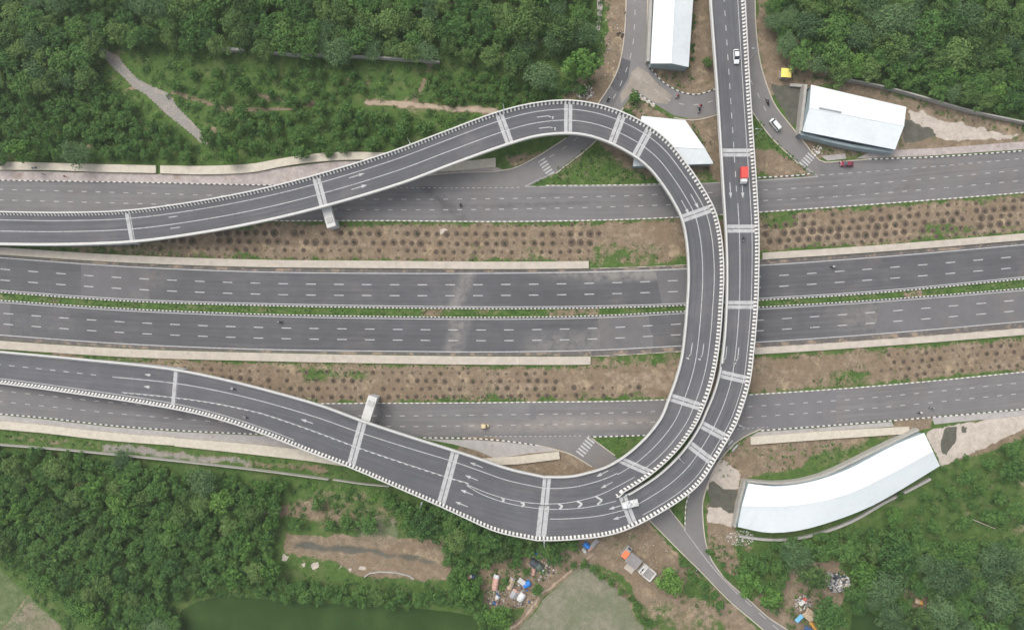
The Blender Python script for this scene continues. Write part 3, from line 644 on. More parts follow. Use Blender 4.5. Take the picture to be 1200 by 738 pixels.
slab_strip([(189, 194.5), (245, 195), (300, 192), (327, 187), (360, 182), (395, 179), (452, 179.5), (480, 180)], [(189, 203.8), (245, 205), (300, 202), (327, 196.5), (360, 191.5), (395, 188.5), (452, 187.5), (480, 187.5)], .8, mat='tile', seam=20)
slab_strip([(510, 192), (540, 190), (581, 185.5)], [(510, 201), (540, 200), (581, 196)], .8, mat='tile', seam=20)
structure('pavement', poly_sheet('pavement', [(-330, 191), (0, 200), (115, 202.5), (245, 205.5), (300, 202.5), (327, 197), (395, 189), (480, 188), (540, 192), (581, 196), (590, 199), (530, 202.5), (489, 206.5), (470, 216), (300, 216.5), (160, 213.5), (0, 211), (-330, 204)], .10, M['paving']))
tabband(SS_B, 8.5, 18, -330, 206, .8, mat='tile', seam=31)
slab_strip([(206, 512.5), (300, 520), (360, 526.5), (405, 531)], [(206, 522), (300, 532), (360, 539), (408, 546)], .8, mat='tile', seam=20)
structure('pavement', poly_sheet('pavement', [(-330, 452), (0, 486), (51, 491), (125, 499.5), (203, 505.5), (300, 510), (400, 513), (450, 515), (450, 535), (408, 532), (300, 520.5), (206, 512.7), (125, 506), (51, 497.5), (0, 493), (-330, 459)], .10, M['paving_grey']))
structure('pavement', poly_sheet('pavement', [(496, 514), (560, 515.5), (595, 518), (630, 522.5), (655, 528), (620, 531), (580, 537), (560, 528), (530, 520)], .10, M['paving_grey']))
slab_strip([(560, 537), (600, 534.5), (655, 528.5)], [(572, 544), (600, 543.5), (656, 537)], .8, mat='tile', seam=40)
slab_strip([(878.5, 511), (960, 505), (1064, 499.3)], [(879, 520.5), (960, 514.5), (1064, 507.5)], .8, mat='tile', seam=21)
structure('pavement', poly_sheet('pavement', [(880, 511), (888, 506), (960, 501), (1045, 494), (1048, 499.5), (960, 505)], .10, M['paving_grey']))
structure('pavement', poly_sheet('pavement', [(1092, 489), (1200, 480.5), (1330, 467), (1330, 476), (1200, 486.5), (1095, 497)], .10, M['paving_grey']))
structure('pavement', poly_sheet('pavement', [(1003, 186), (1090, 182.5), (1200, 175), (1330, 162), (1330, 154), (1200, 166), (1100, 173.5), (1022, 177)], .10, M['paving']))
structure('pavement', poly_sheet('pavement', [(962, 183), (990, 180), (992, 186), (970, 188.5)], .10, M['paving_grey']))
structure('pavement', poly_sheet('pavement', [(696, -60), (708, -60), (706, 10), (703, 36), (699, 36), (700, 10)], .06, M['paving']))
structure('pavement', poly_sheet('pavement', [(744, 104.5), (746, 108), (768, 123.5), (766, 126), (740, 110)], .10, M['slab']))
# ------------------------------------------------------------ flyovers
class Ribbon:
    """deck between two edges given as rows (outer px, inner px, z)"""
    def __init__(s, rows):
        P = [(*W(a[0], a[1], z), *W(b[0], b[1], z)) for a, b, z in rows]
        R = smooth(P, 1.2); s.A = R[:, :3]; s.B = R[:, 3:6]; s.C = (s.A+s.B)/2
        # resample evenly by centre line
        d = np.r_[0, np.cumsum(np.linalg.norm(np.diff(s.C[:, :2], axis=0), axis=1))]; n = int(round(d[-1]/1.125))+1
        t = np.linspace(0, d[-1], n)
        s.A = np.stack([np.interp(t, d, s.A[:, k]) for k in range(3)], 1); s.B = np.stack([np.interp(t, d, s.B[:, k]) for k in range(3)], 1)
        s.C = (s.A+s.B)/2; s.t = t; s.n = n; s.px = s.C[:, 0]*H/(H-s.C[:, 2])/S+600; s.py = 369-s.C[:, 1]*H/(H-s.C[:, 2])/S
    def near(s, x, y): return int(np.argmin((s.px-x)**2+(s.py-y)**2))
    def at(s, t, f, dz=0):
        a = np.array([np.interp(t, s.t, s.A[:, k]) for k in range(3)]); b = np.array([np.interp(t, s.t, s.B[:, k]) for k in range(3)])
        p = a+(b-a)*f; p[2] += dz; return p
    def dirs(s, k):
        v = s.C[min(k+1, s.n-1)]-s.C[max(k-1, 0)]; v[2] = 0; v = v/np.linalg.norm(v); w = s.B[k]-s.A[k]; w[2] = 0; w = w/np.linalg.norm(w); return v, w
    def line(s, fs, dz, i0=0, i1=None):
        """course at cross fraction fs (number or [(index, f)...])"""
        i1 = s.n if i1 is None else i1; ks = np.arange(i0, i1)
        f = np.full(len(ks), fs, float) if np.isscalar(fs) else np.interp(ks, [a for a, b in fs], [b for a, b in fs])
        P = s.A[i0:i1]+(s.B[i0:i1]-s.A[i0:i1])*f[:, None]; P[:, 2] += dz; return P
RA = Ribbon([((-420, 234), (-420, 273), .25), ((-260, 240), (-260, 279), .6), ((-100, 246.5), (-100, 285.5), 3), ((0, 248), (0, 287.5), 4.6), ((75, 249), (76, 287.8), 5.6), ((150, 246.5), (157, 284.5), 6.6), ((225, 237), (234, 274.5), 7.4),
    ((300, 223), (309, 260.5), 8.0), ((368, 206), (378, 243.8), 8.4), ((460, 177.5), (473, 215.5), 8.5), ((520, 155), (534, 192.5), 8.5), ((584, 131.5), (598, 169.8), 8.5), ((622, 122), (630, 161), 8.5), ((664.3, 118), (664.3, 158), 8.5),
    ((699, 122.5), (690, 160.8), 8.5), ((730, 132.3), (716, 169.8), 8.5), ((764, 150.5), (745, 186), 8.5), ((785, 168), (761.5, 200), 8.5), ((804, 192), (776.5, 219), 8.5), ((823, 220), (789, 239), 8.5), ((837, 246), (798.5, 259), 8.5),
    ((843.5, 270), (803, 281), 8.5), ((847, 300), (805.3, 307), 8.5), ((847.5, 330), (805.5, 333), 8.5), ((846, 358), (804, 358), 8.5), ((843.5, 392), (801.5, 388), 8.5), ((839, 426), (797.5, 419.5), 8.5), ((833, 452), (791, 444), 8.5),
    ((824.5, 476), (784, 463), 8.5), ((817, 493), (775, 486.5), 8.5), ((803.5, 514), (760, 507.5), 8.5), ((787.5, 533), (744, 523.5), 8.5), ((765.5, 553), (727, 536.5), 8.5), ((744, 568), (709, 546.5), 8.5), ((719, 581), (690, 552.3), 8.5),
    ((680, 588.3), (668, 556.8), 8.5), ((633.9, 590.8), (638, 557.3), 8.5)])
RB = Ribbon([((818, -300), (857, -300), 8.5), ((827, -80), (867, -80), 8.5), ((831.3, 0), (872.3, 0), 8.5), ((838.7, 101.6), (878, 101.6), 8.5), ((843, 169), (882.5, 169), 8.5), ((846, 220), (886, 220), 8.5), ((849, 269), (888.5, 269), 8.5), ((850.5, 310), (888.5, 310), 8.5), ((850, 358.5), (887, 358.5), 8.5),
    ((847, 403), (883, 407), 8.5), ((842, 438), (878, 446.5), 8.5), ((835, 462), (870, 475), 8.5), ((827, 481), (861.5, 497.5), 8.5), ((820.5, 496), (852.5, 513.5), 8.5), ((806.5, 519), (836, 541.5), 8.5), ((791, 537.5), (821, 564), 8.5), ((772, 555), (801, 582), 8.5),
    ((750, 570), (773, 600), 8.5), ((733, 579.5), (748, 613.5), 8.5), ((719, 582.5), (730, 621), 8.5), ((700, 587), (708, 627), 8.5), ((680, 589.8), (684, 630), 8.5), ((658, 591.3), (656, 632), 8.5), ((633.8, 591.2), (629, 632.3), 8.5)])
RC = Ribbon([((637.8, 557.3), (629, 632.3), 8.5), ((597, 548), (582, 622), 8.5), ((560, 535.5), (543, 605), 8.5), ((534, 527), (516, 592.5), 8.5), ((480, 510), (462, 569), 8.5), ((423, 491), (408, 546), 8.5), ((380, 475), (363, 529), 8.4), ((325, 459), (312, 509), 8.2), ((270, 445), (259, 491.5), 7.8), ((209, 432.5), (205, 479), 6.6),
    ((101.6, 420.5), (97, 462), 4.2), ((0, 411), (-4, 448.5), 2.4), ((-150, 397), (-154, 433), 1.0), ((-300, 383), (-304, 419), .35), ((-420, 372), (-424, 408), .2)])

m_ = RB.near(730, 598)      # beyond the barrier nose the two decks share one edge
for k in range(RA.near(712, 569), RA.n):
    d_ = np.linalg.norm(RB.A[m_-4:, :2]-RA.A[k, :2], axis=1); j = int(np.argmin(d_))+m_-4; RA.A[k] = RB.A[j]
RA.A[-1] = RB.A[-1]; RA.C = (RA.A+RA.B)/2
def deck(root, R, wallupto=None, wallfrom=None, name='deck'):
    n = R.n; prof = []; V = []; F = []
    for k in range(n):
        a, b = R.A[k], R.B[k]; w = b-a; L = np.linalg.norm(w[:2]); u = w/L
        low = min(2.0, max(.25, a[2]-.05)); th = min(.55, low)
        sec = [(0, 0), (L, 0), (L, -th), (L-1.9, -min(.8, low)), (L-2.8, -low), (2.8, -low), (1.9, -min(.8, low)), (0, -th)]
        V += [a+u*s_+np.array([0, 0, z]) for s_, z in sec]
    for k in range(n-1):
        for j in range(8): F.append((k*8+j, k*8+(j+1) % 8, (k+1)*8+(j+1) % 8, (k+1)*8+j))
    F += [tuple(range(8))[::-1], tuple((n-1)*8+j for j in range(8))]
    me = mesh(name, V, F, M['fascia']); bm = bmesh.new(); bm.from_mesh(me); bmesh.ops.recalc_face_normals(bm, faces=bm.faces); bm.to_mesh(me); bm.free()
    link(name, me, root)
    A = R.line(0, .03).copy(); B = R.line(1, .03).copy(); u = (B-A); u /= np.linalg.norm(u, axis=1)[:, None]
    me = sheet('road_surface', A+u*.3, B-u*.3, M['asphalt_deck']); link('road_surface', me, root)
def fix(me):
    bm = bmesh.new(); bm.from_mesh(me); bmesh.ops.recalc_face_normals(bm, faces=bm.faces); bm.to_mesh(me); bm.free(); return me
ZEB = [(0, -.5), (-.03, 1.05), (.36, 1.1), (.58, .45), (1.08, .06), (1.08, .0)]
PLN = [(0, -.5), (-.03, 1.05), (.36, 1.1), (.50, .45), (.85, .06), (.85, .0)]
def barrier(root, R, side, i0, i1, zebra, name='crash_barrier', rev=False, prof=None):
    E = R.A if side == 0 else R.B; prof = prof or (ZEB if zebra else PLN); V = []; F = []; I = []; m = len(prof)
    ks = np.append(np.arange(i0, i1-1, .5), i1-1.001)
    for q in ks:
        k = int(q); f = q-k; a = E[k]*(1-f)+E[k+1]*f; w = (R.B[k]-R.A[k])*(1 if side == 0 else -1); w[2] = 0; w /= np.linalg.norm(w)
        V += [a+w*s_+np.array([0, 0, z]) for s_, z in prof]
    nk = len(ks)
    for k in range(nk-1):
        for j in range(m-1):
            F.append((k*m+j, k*m+j+1, (k+1)*m+j+1, (k+1)*m+j))
            I.append(1 if (zebra and j >= 2 and k % 2) else (2 if zebra and j >= 2 else 0))
    F += [tuple(range(m)), tuple((nk-1)*m+j for j in range(m))]; I += [0, 0]
    me = mesh(name, V, F, [M['barrier'], M['kerb_black'], M['kerb_white']], I)
    link(name, fix(me), root)
def joint(root, R, x, y, w=2.5, f0=.03, f1=.97):
    k = R.near(x, y); v, c = R.dirs(k); a = R.A[k]+(R.B[k]-R.A[k])*f0; b = R.A[k]+(R.B[k]-R.A[k])*f1
    up = np.array([0, 0, .045]); mb = MB()
    for s_ in (-1, 1):
        lo, hi = .16*s_, w/2*s_; q = [a+v*lo+up, b+v*lo+up, b+v*hi+up, a+v*hi+up]
        if s_ < 0: q = q[::-1]
        mb.add(q, [(0, 1, 2, 3)], 0)
    q = [a-v*.16+up*.95, b-v*.16+up*.95, b+v*.16+up*.95, a+v*.16+up*.95]; mb.add(q, [(0, 1, 2, 3)], 1)
    me = mb.mesh('expansion_joint', [M['joint_concrete'], M['joint_steel']])
    for p in me.polygons:
        if p.normal.z < 0: me.flip_normals(); break
    link('expansion_joint', me, root)
    return k
def pier(root, R, k, cap=True):
    v, c = R.dirs(k); p = R.C[k]; z = p[2]-2.05; L = np.linalg.norm((R.B[k]-R.A[k])[:2]); rz = math.atan2(c[1], c[0])
    if z < 1: return
    mb = MB(); mb.tube([(p[0], p[1], -.1), (p[0], p[1], z-1.2)], 1.0, 20); pr = mb.build('pier', [M['fascia']], root)
    MB().box((p[0], p[1], z-.6), (L*.62, 2.2, 1.2), rz).build('pier_cap', [M['fascia']], pr)
def arrow(R, x, y, kind='straight', flip=1, L=5.0, f=None):
    k = R.near(x, y); p0 = np.array(W(x, y, R.C[k][2])); p0[2] += .05; v, c = R.dirs(k); v = v*flip; n = np.array([-v[1], v[0], 0]); Q = []
    def q(a, b, cc, d): Q.append([p0+v*s_+n*w for s_, w in (a, b, cc, d)])
    if kind == 'straight':
        q((-L/2, -.12), (L/2-1.6, -.12), (L/2-1.6, .12), (-L/2, .12)); q((L/2-1.7, -.5), (L/2, -.02), (L/2, .02), (L/2-1.7, .5))
    else:
        s = 1 if kind == 'turn_left' else -1
        q((-L/2, -.12), (L/2-1.2, -.12), (L/2-1.2, .12), (-L/2, .12)); q((L/2-1.3, -.12*s), (L/2-.1, .75*s), (L/2-.1-.35, .95*s), (L/2-1.55, .05*s))
        q((L/2-1.0, .45*s), (L/2+.3, .3*s), (L/2-.1, 1.3*s), (L/2-.1, 1.32*s))
    return Q
def lamp(x, y, z, parent_dir, label, h=8.5, arm=1.6):
    p = W(x, y, z); t = thing('street_lamp', label, 'street lamp', p, math.atan2(parent_dir[1], parent_dir[0]), 'street lamps on the flyover parapets')
    MB().tube([(0, 0, 1.0), (0, 0, h*.6), (0, 0, h)], .085, 8, r2=.055).build('pole', [M['steel']], t)
    MB().tube([(0, 0, h-.1), (arm*.5, 0, h+.25), (arm, 0, h+.3)], .04, 6).build('arm', [M['steel']], t)
    MB().box((arm+.25, 0, h+.28), (.7, .28, .12), taper=(.8, .7)).build('lamp_head', [M['steel']], t, bevel=.02)
    return t

fa = thing('loop_flyover', 'two-lane loop flyover curving from the left edge round to the merge at the bottom', 'flyover')
fb = thing('curved_flyover', 'flyover carrying the red truck, from the top edge down and round to the left edge', 'flyover')
deck(fa, RA); deck(fb, RB); deck(fb, RC, name='wide_deck')
me = sheet('merge_surface', RB.line(0, .036, m_-2)-np.array([0, .9, 0]), RB.line(0, .036, m_-2)+np.array([0, .9, 0]), M['asphalt_deck']); link('merge_surface', me, fb)
# painted parts of the loop
kend = RA.near(738, 560)
barrier(fa, RA, 0, 0, RA.near(712, 568)+2, True); barrier(fa, RA, 1, 0, RA.n, False)
for x, y in ((153, 265), (373, 224), (591, 150.5), (664.3, 138), (723, 151), (754, 168), (818, 251), (804.5, 470), (745, 546)):
    k = joint(fa, RA, x, y)
    if x > 160: pier(fa, RA, k)
joint(fa, RA, 641, 575, 2.5, .0, .97)
def lane(R, fs, a, b, w=.22, dash=None, gap=0, ph=0, dz=.05, par=None, nm='lane_line'):
    return marks(nm, strip_quads(R.line(fs, dz, a, b), w, dash, gap, ph), 'paint', par)
jA = RA.near(745, 546)
lane(RA, [(0, .245), (jA, .255)], 0, jA, par=fa, nm='edge_line'); lane(RA, [(0, .58), (jA, .575), (RA.n-1, .60)], 0, RA.near(722, 557), par=fa); marks('lane_line', strip_quads(smooth([W(x, y, 8.55) for x, y in ((724, 554), (716, 557.8), (699, 564), (674.5, 570), (654, 572), (637, 571.6))], 1), .22), 'paint', fa)
def arrows(root, R, rows, kind, L=5.0):
    for x, y in rows: marks('arrow_marking', arrow(R, x, y, kind, 1, L), 'paint', root)
arrows(fa, RA, ((207, 253.5), (209, 266.5), (418, 206), (421, 219.5), (803, 243), (814, 236)), 'straight')
arrows(fa, RA, ((638.5, 136.5), (641, 149.5), (810, 411), (823.5, 412)), 'turn_right'); arrows(fa, RA, ((706, 554.5), (711, 568)), 'straight', 4.2)
# second flyover
barrier(fb, RB, 1, 0, RB.n, True); barrier(fb, RB, 0, 0, RB.near(849, 430), False)
THIN = [(0, -.5), (0, 1.0), (.28, 1.0), (.34, .4), (.7, .06), (.7, 0)]
barrier(fb, RB, 0, RB.near(849, 430), RB.near(745, 594)+1, False, prof=THIN)
barrier(fb, RC, 0, 0, RC.n, False); barrier(fb, RC, 1, 0, RC.n, True)
for x, y in ((863, 177), (866, 268.5), (868, 358.5), (858, 443), (837, 506), (820, 532), (738, 598)): pier(fb, RB, joint(fb, RB, x, y))
joint(fb, RB, 634, 611, 3.2)
for x, y in ((525, 560), (419, 519), (208, 455)):
    k = joint(fb, RC, x, y, 2.6)
    if x > 250: pier(fb, RC, k)
kB, jB = RB.near(866, 238), RB.near(745, 596)
lane(RB, .42, 0, kB, .22, 1.8, 2.75, 1.2, par=fb, nm='dashed_line'); lane(RB, [(0, .43), (jB, .44), (RB.n, .39)], kB, RB.n-3, par=fb); lane(RB, .81, 0, jB, .2, par=fb, nm='edge_line')
c = {x: RC.near(x, y) for x, y in ((547, 568), (525, 560), (419, 519), (350, 500), (305, 480), (213, 455), (208, 455), (140, 450), (128, 445))}
lane(RC, [(0, .19), (c[525], .20), (c[419], .265), (c[305], .30), (c[208], .36), (c[128], .42)], 0, c[128], par=fb)
lane(RC, [(c[128], .42), (RC.n, .43)], c[128]+3, RC.n, .22, 1.8, 2.75, 1, par=fb, nm='dashed_line')
jag = [(c[547], .455), (c[525], .49), (c[419], .57), (c[305], .57), (c[213], .71), (c[140], .80)]
lane(RC, jag, c[547], c[140], .16, par=fb); lane(RC, [(a, f+.007) for a, f in jag], c[547], c[140], .34, 1.1, 1.1, dz=.053, par=fb, nm='dashed_line')
lane(RC, [(0, .93), (c[419], .9), (c[208], .87), (RC.n, .81)], c[350], RC.n, .2, par=fb, nm='edge_line')
# gore between the two streams, with chevrons
def curve(pts, z): return smooth([W(x, y, z) for x, y in pts], 1)
for nm, pts, z in (('gore_line', ((547, 567.5), (570, 577), (590, 583.3), (612, 587.8), (634, 589.8), (660, 589.3), (680, 586), (700, 580.5), (722, 570.5), (744, 558.5)), 8.555), ('gore_line', ((547, 568.5), (562, 577.5), (585, 586.5), (605, 591.5), (627, 595), (650, 596.5), (680, 595), (700, 592), (722, 586.8)), 8.56)):
    marks(nm, strip_quads(curve(pts, z), .2), 'paint', fb)
for x, y, s_ in ((590, 585.3, .75), (613, 590.6, .9), (657.5, 592.9, 1.05), (680, 590.4, 1.3), (703, 586, 1.6)):
    q = strip_quads(np.array([W(x-3*s_, y-2.9*s_, 8.57), W(x+1.6*s_, y-.2, 8.57)]), .6)+strip_quads(np.array([W(x+1.6*s_, y-.2, 8.572), W(x-1.9*s_, y+3.1*s_, 8.572)]), .6)
    marks('chevron_marking', q, 'paint', fb)
arrows(fb, RB, ((855.8, 223), (870, 223)), 'straight'); arrows(fb, RB, ((850.8, 415), (864.8, 416.5)), 'turn_right'); arrows(fb, RB, ((721, 594), (726, 606)), 'straight', 4.2)
arrows(fb, RC, ((177, 439.5), (176, 453.5), (360, 493.5), (558, 544.5), (552.5, 559.5), (547, 576.5), (541, 590.5)), 'straight', 4.2)
# retaining walls that carry the low ends of the ramps
def approach(root, R, i0, i1):
    V = []; F = []; ks = range(i0, i1)
    for k in ks:
        a, b = R.A[k], R.B[k]; u = (b-a)/np.linalg.norm(b-a)
        for p in (a+u*.35, b-u*.35): V += [np.array([p[0], p[1], -.1]), np.array([p[0], p[1], max(.02, p[2]-.4)])]
    n = len(ks)
    for k in range(n-1): F += [(k*4, (k+1)*4, (k+1)*4+1, k*4+1), (k*4+2, k*4+3, (k+1)*4+3, (k+1)*4+2), (k*4+1, (k+1)*4+1, (k+1)*4+3, k*4+3)]
    F += [(0, 1, 3, 2), ((n-1)*4, (n-1)*4+2, (n-1)*4+3, (n-1)*4+1)]
    link('retaining_wall', fix(mesh('retaining_wall', V, F, M['fascia'])), root)
approach(fa, RA, 0, RA.near(153, 265)); approach(fb, RC, RC.near(208, 455), RC.n)
# portal frames where a ramp crosses a service road
def portal(root, R, jx, jy, ex, ey, colpx):
    k = R.near(jx, jy); zt = R.C[k][2]-2.1; p = R.C[k].copy(); e = np.array(W(ex, ey, zt)); d = e-p; d[2] = 0; L = np.linalg.norm(d); d /= L
    rz = math.atan2(d[1], d[0]); c = p+d*(L/2-3); mb = MB().box((c[0], c[1], zt-.9), (L+6, 2.9, 1.8), rz)
    o = mb.build('portal_beam', [M['barrier']], root, bevel=.06)
    q = p+d*(L-1.4); MB().box((q[0], q[1], (zt-1.8)/2-.1), (2.4, 2.5, zt-1.8+.2), rz).build('column', [M['fascia']], root, bevel=.08)
    q2 = p+d*(L-2.2); MB().box((q2[0], q2[1], zt+.1), (1.6, 2.0, .2), rz).build('bearing_pedestal', [M['concrete']], o)
portal(fa, RA, 373, 224, 388.5, 266, None); portal(fb, RC, 419, 519, 437, 464.5, None)
# barrier nose where the loop meets the other deck: planted strip between the two parapets
# lamps seen leaning out over the parapets
for x, y, z, d, lb in ((482.5, 170.5, 8.5, (.45, -.9), 'thin street lamp on the loop parapet beside the small trees, over the upper left woods'),
        (878, 69.5, 8.5, (-1, 0), 'thin street lamp on the curved flyover parapet beside the white car'),
        (636.5, 631, 8.5, (0, 1), 'thin street lamp on the parapet above the dark tarpaulin shacks'),
        (496, 587, 8.5, (.3, .95), 'thin street lamp on the wide deck parapet above the bare strip'),
        (863.5, 496, 8.5, (-.9, .3), 'thin street lamp on the parapet above the crosswalk at the right of the curve'),
        (793.5, 535.5, 8.5, (-.6, .6), 'thin street lamp between the two decks near their merge'),
        (881.8, 160, 8.5, (-1, 0), 'thin street lamp on the parapet just above the red truck'),
        (590, 131.5, 8.5, (.2, -1), 'thin street lamp on the loop parapet at the end of the tan footpath')):
    lamp(x, y, z, d, lb)
# ------------------------------------------------------------ sheds
def gable(name, label, ringA, ridge, ringB, ze, zr, wall_mat='sheet_blue', inset=.5, base=0):
    """long shed: eave line A, ridge line, eave line B as equally long px rows"""
    t = thing(name, label, 'shed', W(*ridge[0], 0)); o = np.array(W(*ridge[0], 0))
    A = np.array([W(*p, ze) for p in ringA]); R = np.array([W(*p, zr) for p in ridge]); B = np.array([W(*p, ze) for p in ringB])
    if len(A) > 2:
        A, R, B = [smooth(q, 3.0) for q in (A, R, B)]; n = min(len(A), len(R), len(B), 24)
        def rs(q): d = np.linspace(0, len(q)-1, n); return np.stack([np.interp(d, np.arange(len(q)), q[:, k]) for k in range(3)], 1)
        A, R, B = rs(A), rs(R), rs(B)
    A, R, B = A-o, R-o, B-o; n = len(A)
    # roof: thin folded sheet with overlapping panels
    V = []; F = []; th = np.array([0, 0, -.12])
    for k in range(n): V += [A[k], R[k], B[k], A[k]+th, R[k]+th, B[k]+th]
    for k in range(n-1):
        a, b = k*6, (k+1)*6
        F += [(a, b, b+1, a+1), (a+1, b+1, b+2, a+2), (a+3, a+4, b+4, b+3), (a+4, a+5, b+5, b+4), (a, a+3, b+3, b), (a+2, b+2, b+5, a+5)]
    e = (n-1)*6; F += [(0, 1, 4, 3), (1, 2, 5, 4), (e, e+3, e+4, e+1), (e+1, e+4, e+5, e+2)]
    rf = link('roof', fix(mesh('roof', V, F, M['roof_sheet'])), t)
    # ridge cap and panel seams
    mb = MB(); mb.tube([R[0]+(0, 0, .04), *[R[k]+np.array([0, 0, .04]) for k in range(1, n)]], .13, 6); mb.build('ridge_cap', [M['roof_white']], rf)
    # walls just inside the eaves
    mb = MB()
    def wall(P, Q2, top1, top2):
        mb.add([(P[0], P[1], 0), (Q2[0], Q2[1], 0), (Q2[0], Q2[1], top2), (P[0], P[1], top1)], [(0, 1, 2, 3)])
    Ai = A+(R-A)*.06; Bi = B+(R-B)*.06
    for k in range(n-1): wall(Ai[k], Ai[k+1], ze-.1, ze-.1); wall(Bi[k+1], Bi[k], ze-.1, ze-.1)
    for k, s in ((0, 1), (n-1, -1)):
        u = (R[1]-R[0]) if k == 0 else (R[-2]-R[-1]); u = u/np.linalg.norm(u)*.4; u[2] = 0
        a, r, b = Ai[k]+u, R[k]+u, Bi[k]+u
        mb.add([(a[0], a[1], 0), (b[0], b[1], 0), (b[0], b[1], ze-.1), (r[0], r[1], zr-.35), (a[0], a[1], ze-.1)], [(0, 1, 2, 3, 4)])
    link('wall', fix(mb.mesh('wall', [M[wall_mat]])), t)
    return t
def roofmat():
    m, t, b = nt('roof_sheet'); v = position(t)
    w = t.nodes.new('ShaderNodeTexNoise'); n1 = noise(t, .06, 4, .6, v); n2 = noise(t, .8, 5, .7, v)
    col = ramp(t, mth(t, 'ADD', mth(t, 'MULTIPLY', n1, .6), mth(t, 'MULTIPLY', n2, .4)), [(.3, (.54, .575, .585)), (.5, (.63, .67, .68)), (.7, (.68, .715, .72))])
    col = mix(t, maprange(t, noise(t, .5, 6, .8, v), .64, .74, 0, .35), col, (.5, .46, .40))
    t.links.new(col, b.inputs['Base Color']); b.inputs['Roughness'].default_value = .5; setspec(b, .3); t.nodes.remove(w); return m
M['roof_sheet'] = roofmat()
s1 = gable('toll_shed', 'long white gabled shed at the top edge between the two roads', [(770, -70), (762.4, 74.5)], [(794, -70), (786.5, 74.5)], [(817, -70), (807, 78.8)], 5.2, 7.6)
MB().box((*(np.array(W(757.6+3.2, 10, 0))-np.array(s1.location))[:2], 1.2), (1.0, 36, 2.4), math.radians(-2.6)).build('side_channel', [M['wall_plaster']], s1)
s2 = gable('gabled_shed', 'white gabled shed with a grey wall on its left end, near the yellow canopy', [(950.5, 99.5), (1062, 125.5)], [(948.5, 126.5), (1059.5, 147.5)], [(940.5, 154), (1049, 175.5)], 5.2, 6.6)
MB().tube([np.array(W(960, 126.6, 6.75))-np.array(s2.location), np.array(W(986, 131.8, 6.75))-np.array(s2.location)], .28, 8).build('ridge_vent', [M['steel']], s2)
s3 = gable('trapezoid_shed', 'white trapezoid-roofed shed half covered by the loop flyover', [(752, 136), (803, 141)], [(744, 170), (826.5, 174.5)], [(742, 195), (836.5, 192)], 4.6, 5.6)
s4 = gable('curved_shed', 'very long curved white shed in the grass at the lower right', [(1083, 507), (1050, 520.5), (1018.5, 537), (995, 549), (967.7, 559.5), (934, 567.5), (905, 569.5), (877, 566)],
    [(1093, 528), (1064, 544), (1033, 560), (1010, 571.5), (982, 582), (944, 590), (908, 593), (869.5, 592)], [(1101.5, 545.6), (1078, 560), (1050, 577), (1018.5, 594), (980, 609), (938, 621), (900, 624), (864.5, 617)], 5.2, 7.8)
def free_wall(name, label, pts, h=2.0, w=.35, mat='wall_plaster', cap=None, cat='wall', zb=0, group=None, breaks=None):
    P = [(*W(*p, h)[:2], 0) for p in pts]; P = smooth(P, 3.0) if len(P) > 2 else np.array(P); o = P[0].copy(); P = P-o
    mb = MB(); L = []; R = []
    for k in range(len(P)):
        v = P[min(k+1, len(P)-1)]-P[max(k-1, 0)]; v /= np.linalg.norm(v); n = np.array([-v[1], v[0], 0])*w/2; L.append(P[k]+n); R.append(P[k]-n)
    mb.prism([tuple(p[:2]) for p in L]+[tuple(p[:2]) for p in R[::-1]], -.1, h)
    ob = mb.build(name, [M[mat]], loc=tuple(o)); tag(ob, label, cat, group)
    return ob
free_wall('parapet_wall', 'grey parapet wall round the left and upper sides of the curved shed', [(861.5, 617.5), (866.5, 590), (873.5, 563)], 2.6, .75)
free_wall('parapet_wall', 'long grey parapet wall along the upper edge of the curved shed', [(873.5, 563.2), (905, 566.2), (934, 564.5), (966, 556.3), (999, 541.3), (1039, 521.3), (1077, 503.3)], 2.6, .75)
free_wall('retaining_kerb', 'low pale wall curving round the lower side of the curved shed', [(866, 628), (895, 632), (927, 632), (955, 626.5), (984.6, 617), (1010, 605), (1035, 590), (1065, 575), (1091, 561)], 1.0, .8)
free_wall('parapet_wall', 'grey end wall at the left side of the gabled shed', [(944.6, 99), (938, 157)], 3.2, .9)
free_wall('parapet_wall', 'pale blue-grey wall along the lower side of the gabled shed', [(939, 156.5), (990, 169), (1047, 178)], 3.4, .9, 'sheet_blue')
free_wall('boundary_wall', 'thin pale boundary wall at the foot of the upper right woods', [(991, 92), (1040, 102), (1090, 115.5), (1137, 129), (1200, 142.5), (1330, 170)], 2.2, .4)
free_wall('boundary_wall', 'thin pale boundary wall below the tall trees of the upper left woods', [(317, 61), (345, 63.5), (368, 63.9), (435.5, 66.5), (480, 69.5), (515, 72.3)], 2.0, .55)
free_wall('boundary_wall', 'short pale length of wall in the upper left woods, right of the grey path', [(243.8, 56.2), (284.5, 58)], 2.0, .8)
free_wall('boundary_wall', 'thin pale boundary wall along the lower left woods below the walkway', [(-130, 512), (0, 521.5), (70, 527), (128.7, 532.5), (243.8, 544.5), (300, 551), (384.7, 562)], 2.0, .28)
free_wall('boundary_wall', 'broken end of boundary wall near the wide deck, lower left', [(390, 562), (420, 566.5), (455.8, 570)], 1.6, .3)
free_wall('low_wall', 'small curved white wall beside the bare strip above the pond', [(427, 676), (432, 672), (445, 670), (465, 671), (480, 675), (485, 679)], .6, .35)
free_wall('low_wall', 'short pale wall on the ground at the left of the gabled shed', [(926, 99.5), (942, 100.5)], .9, .9)
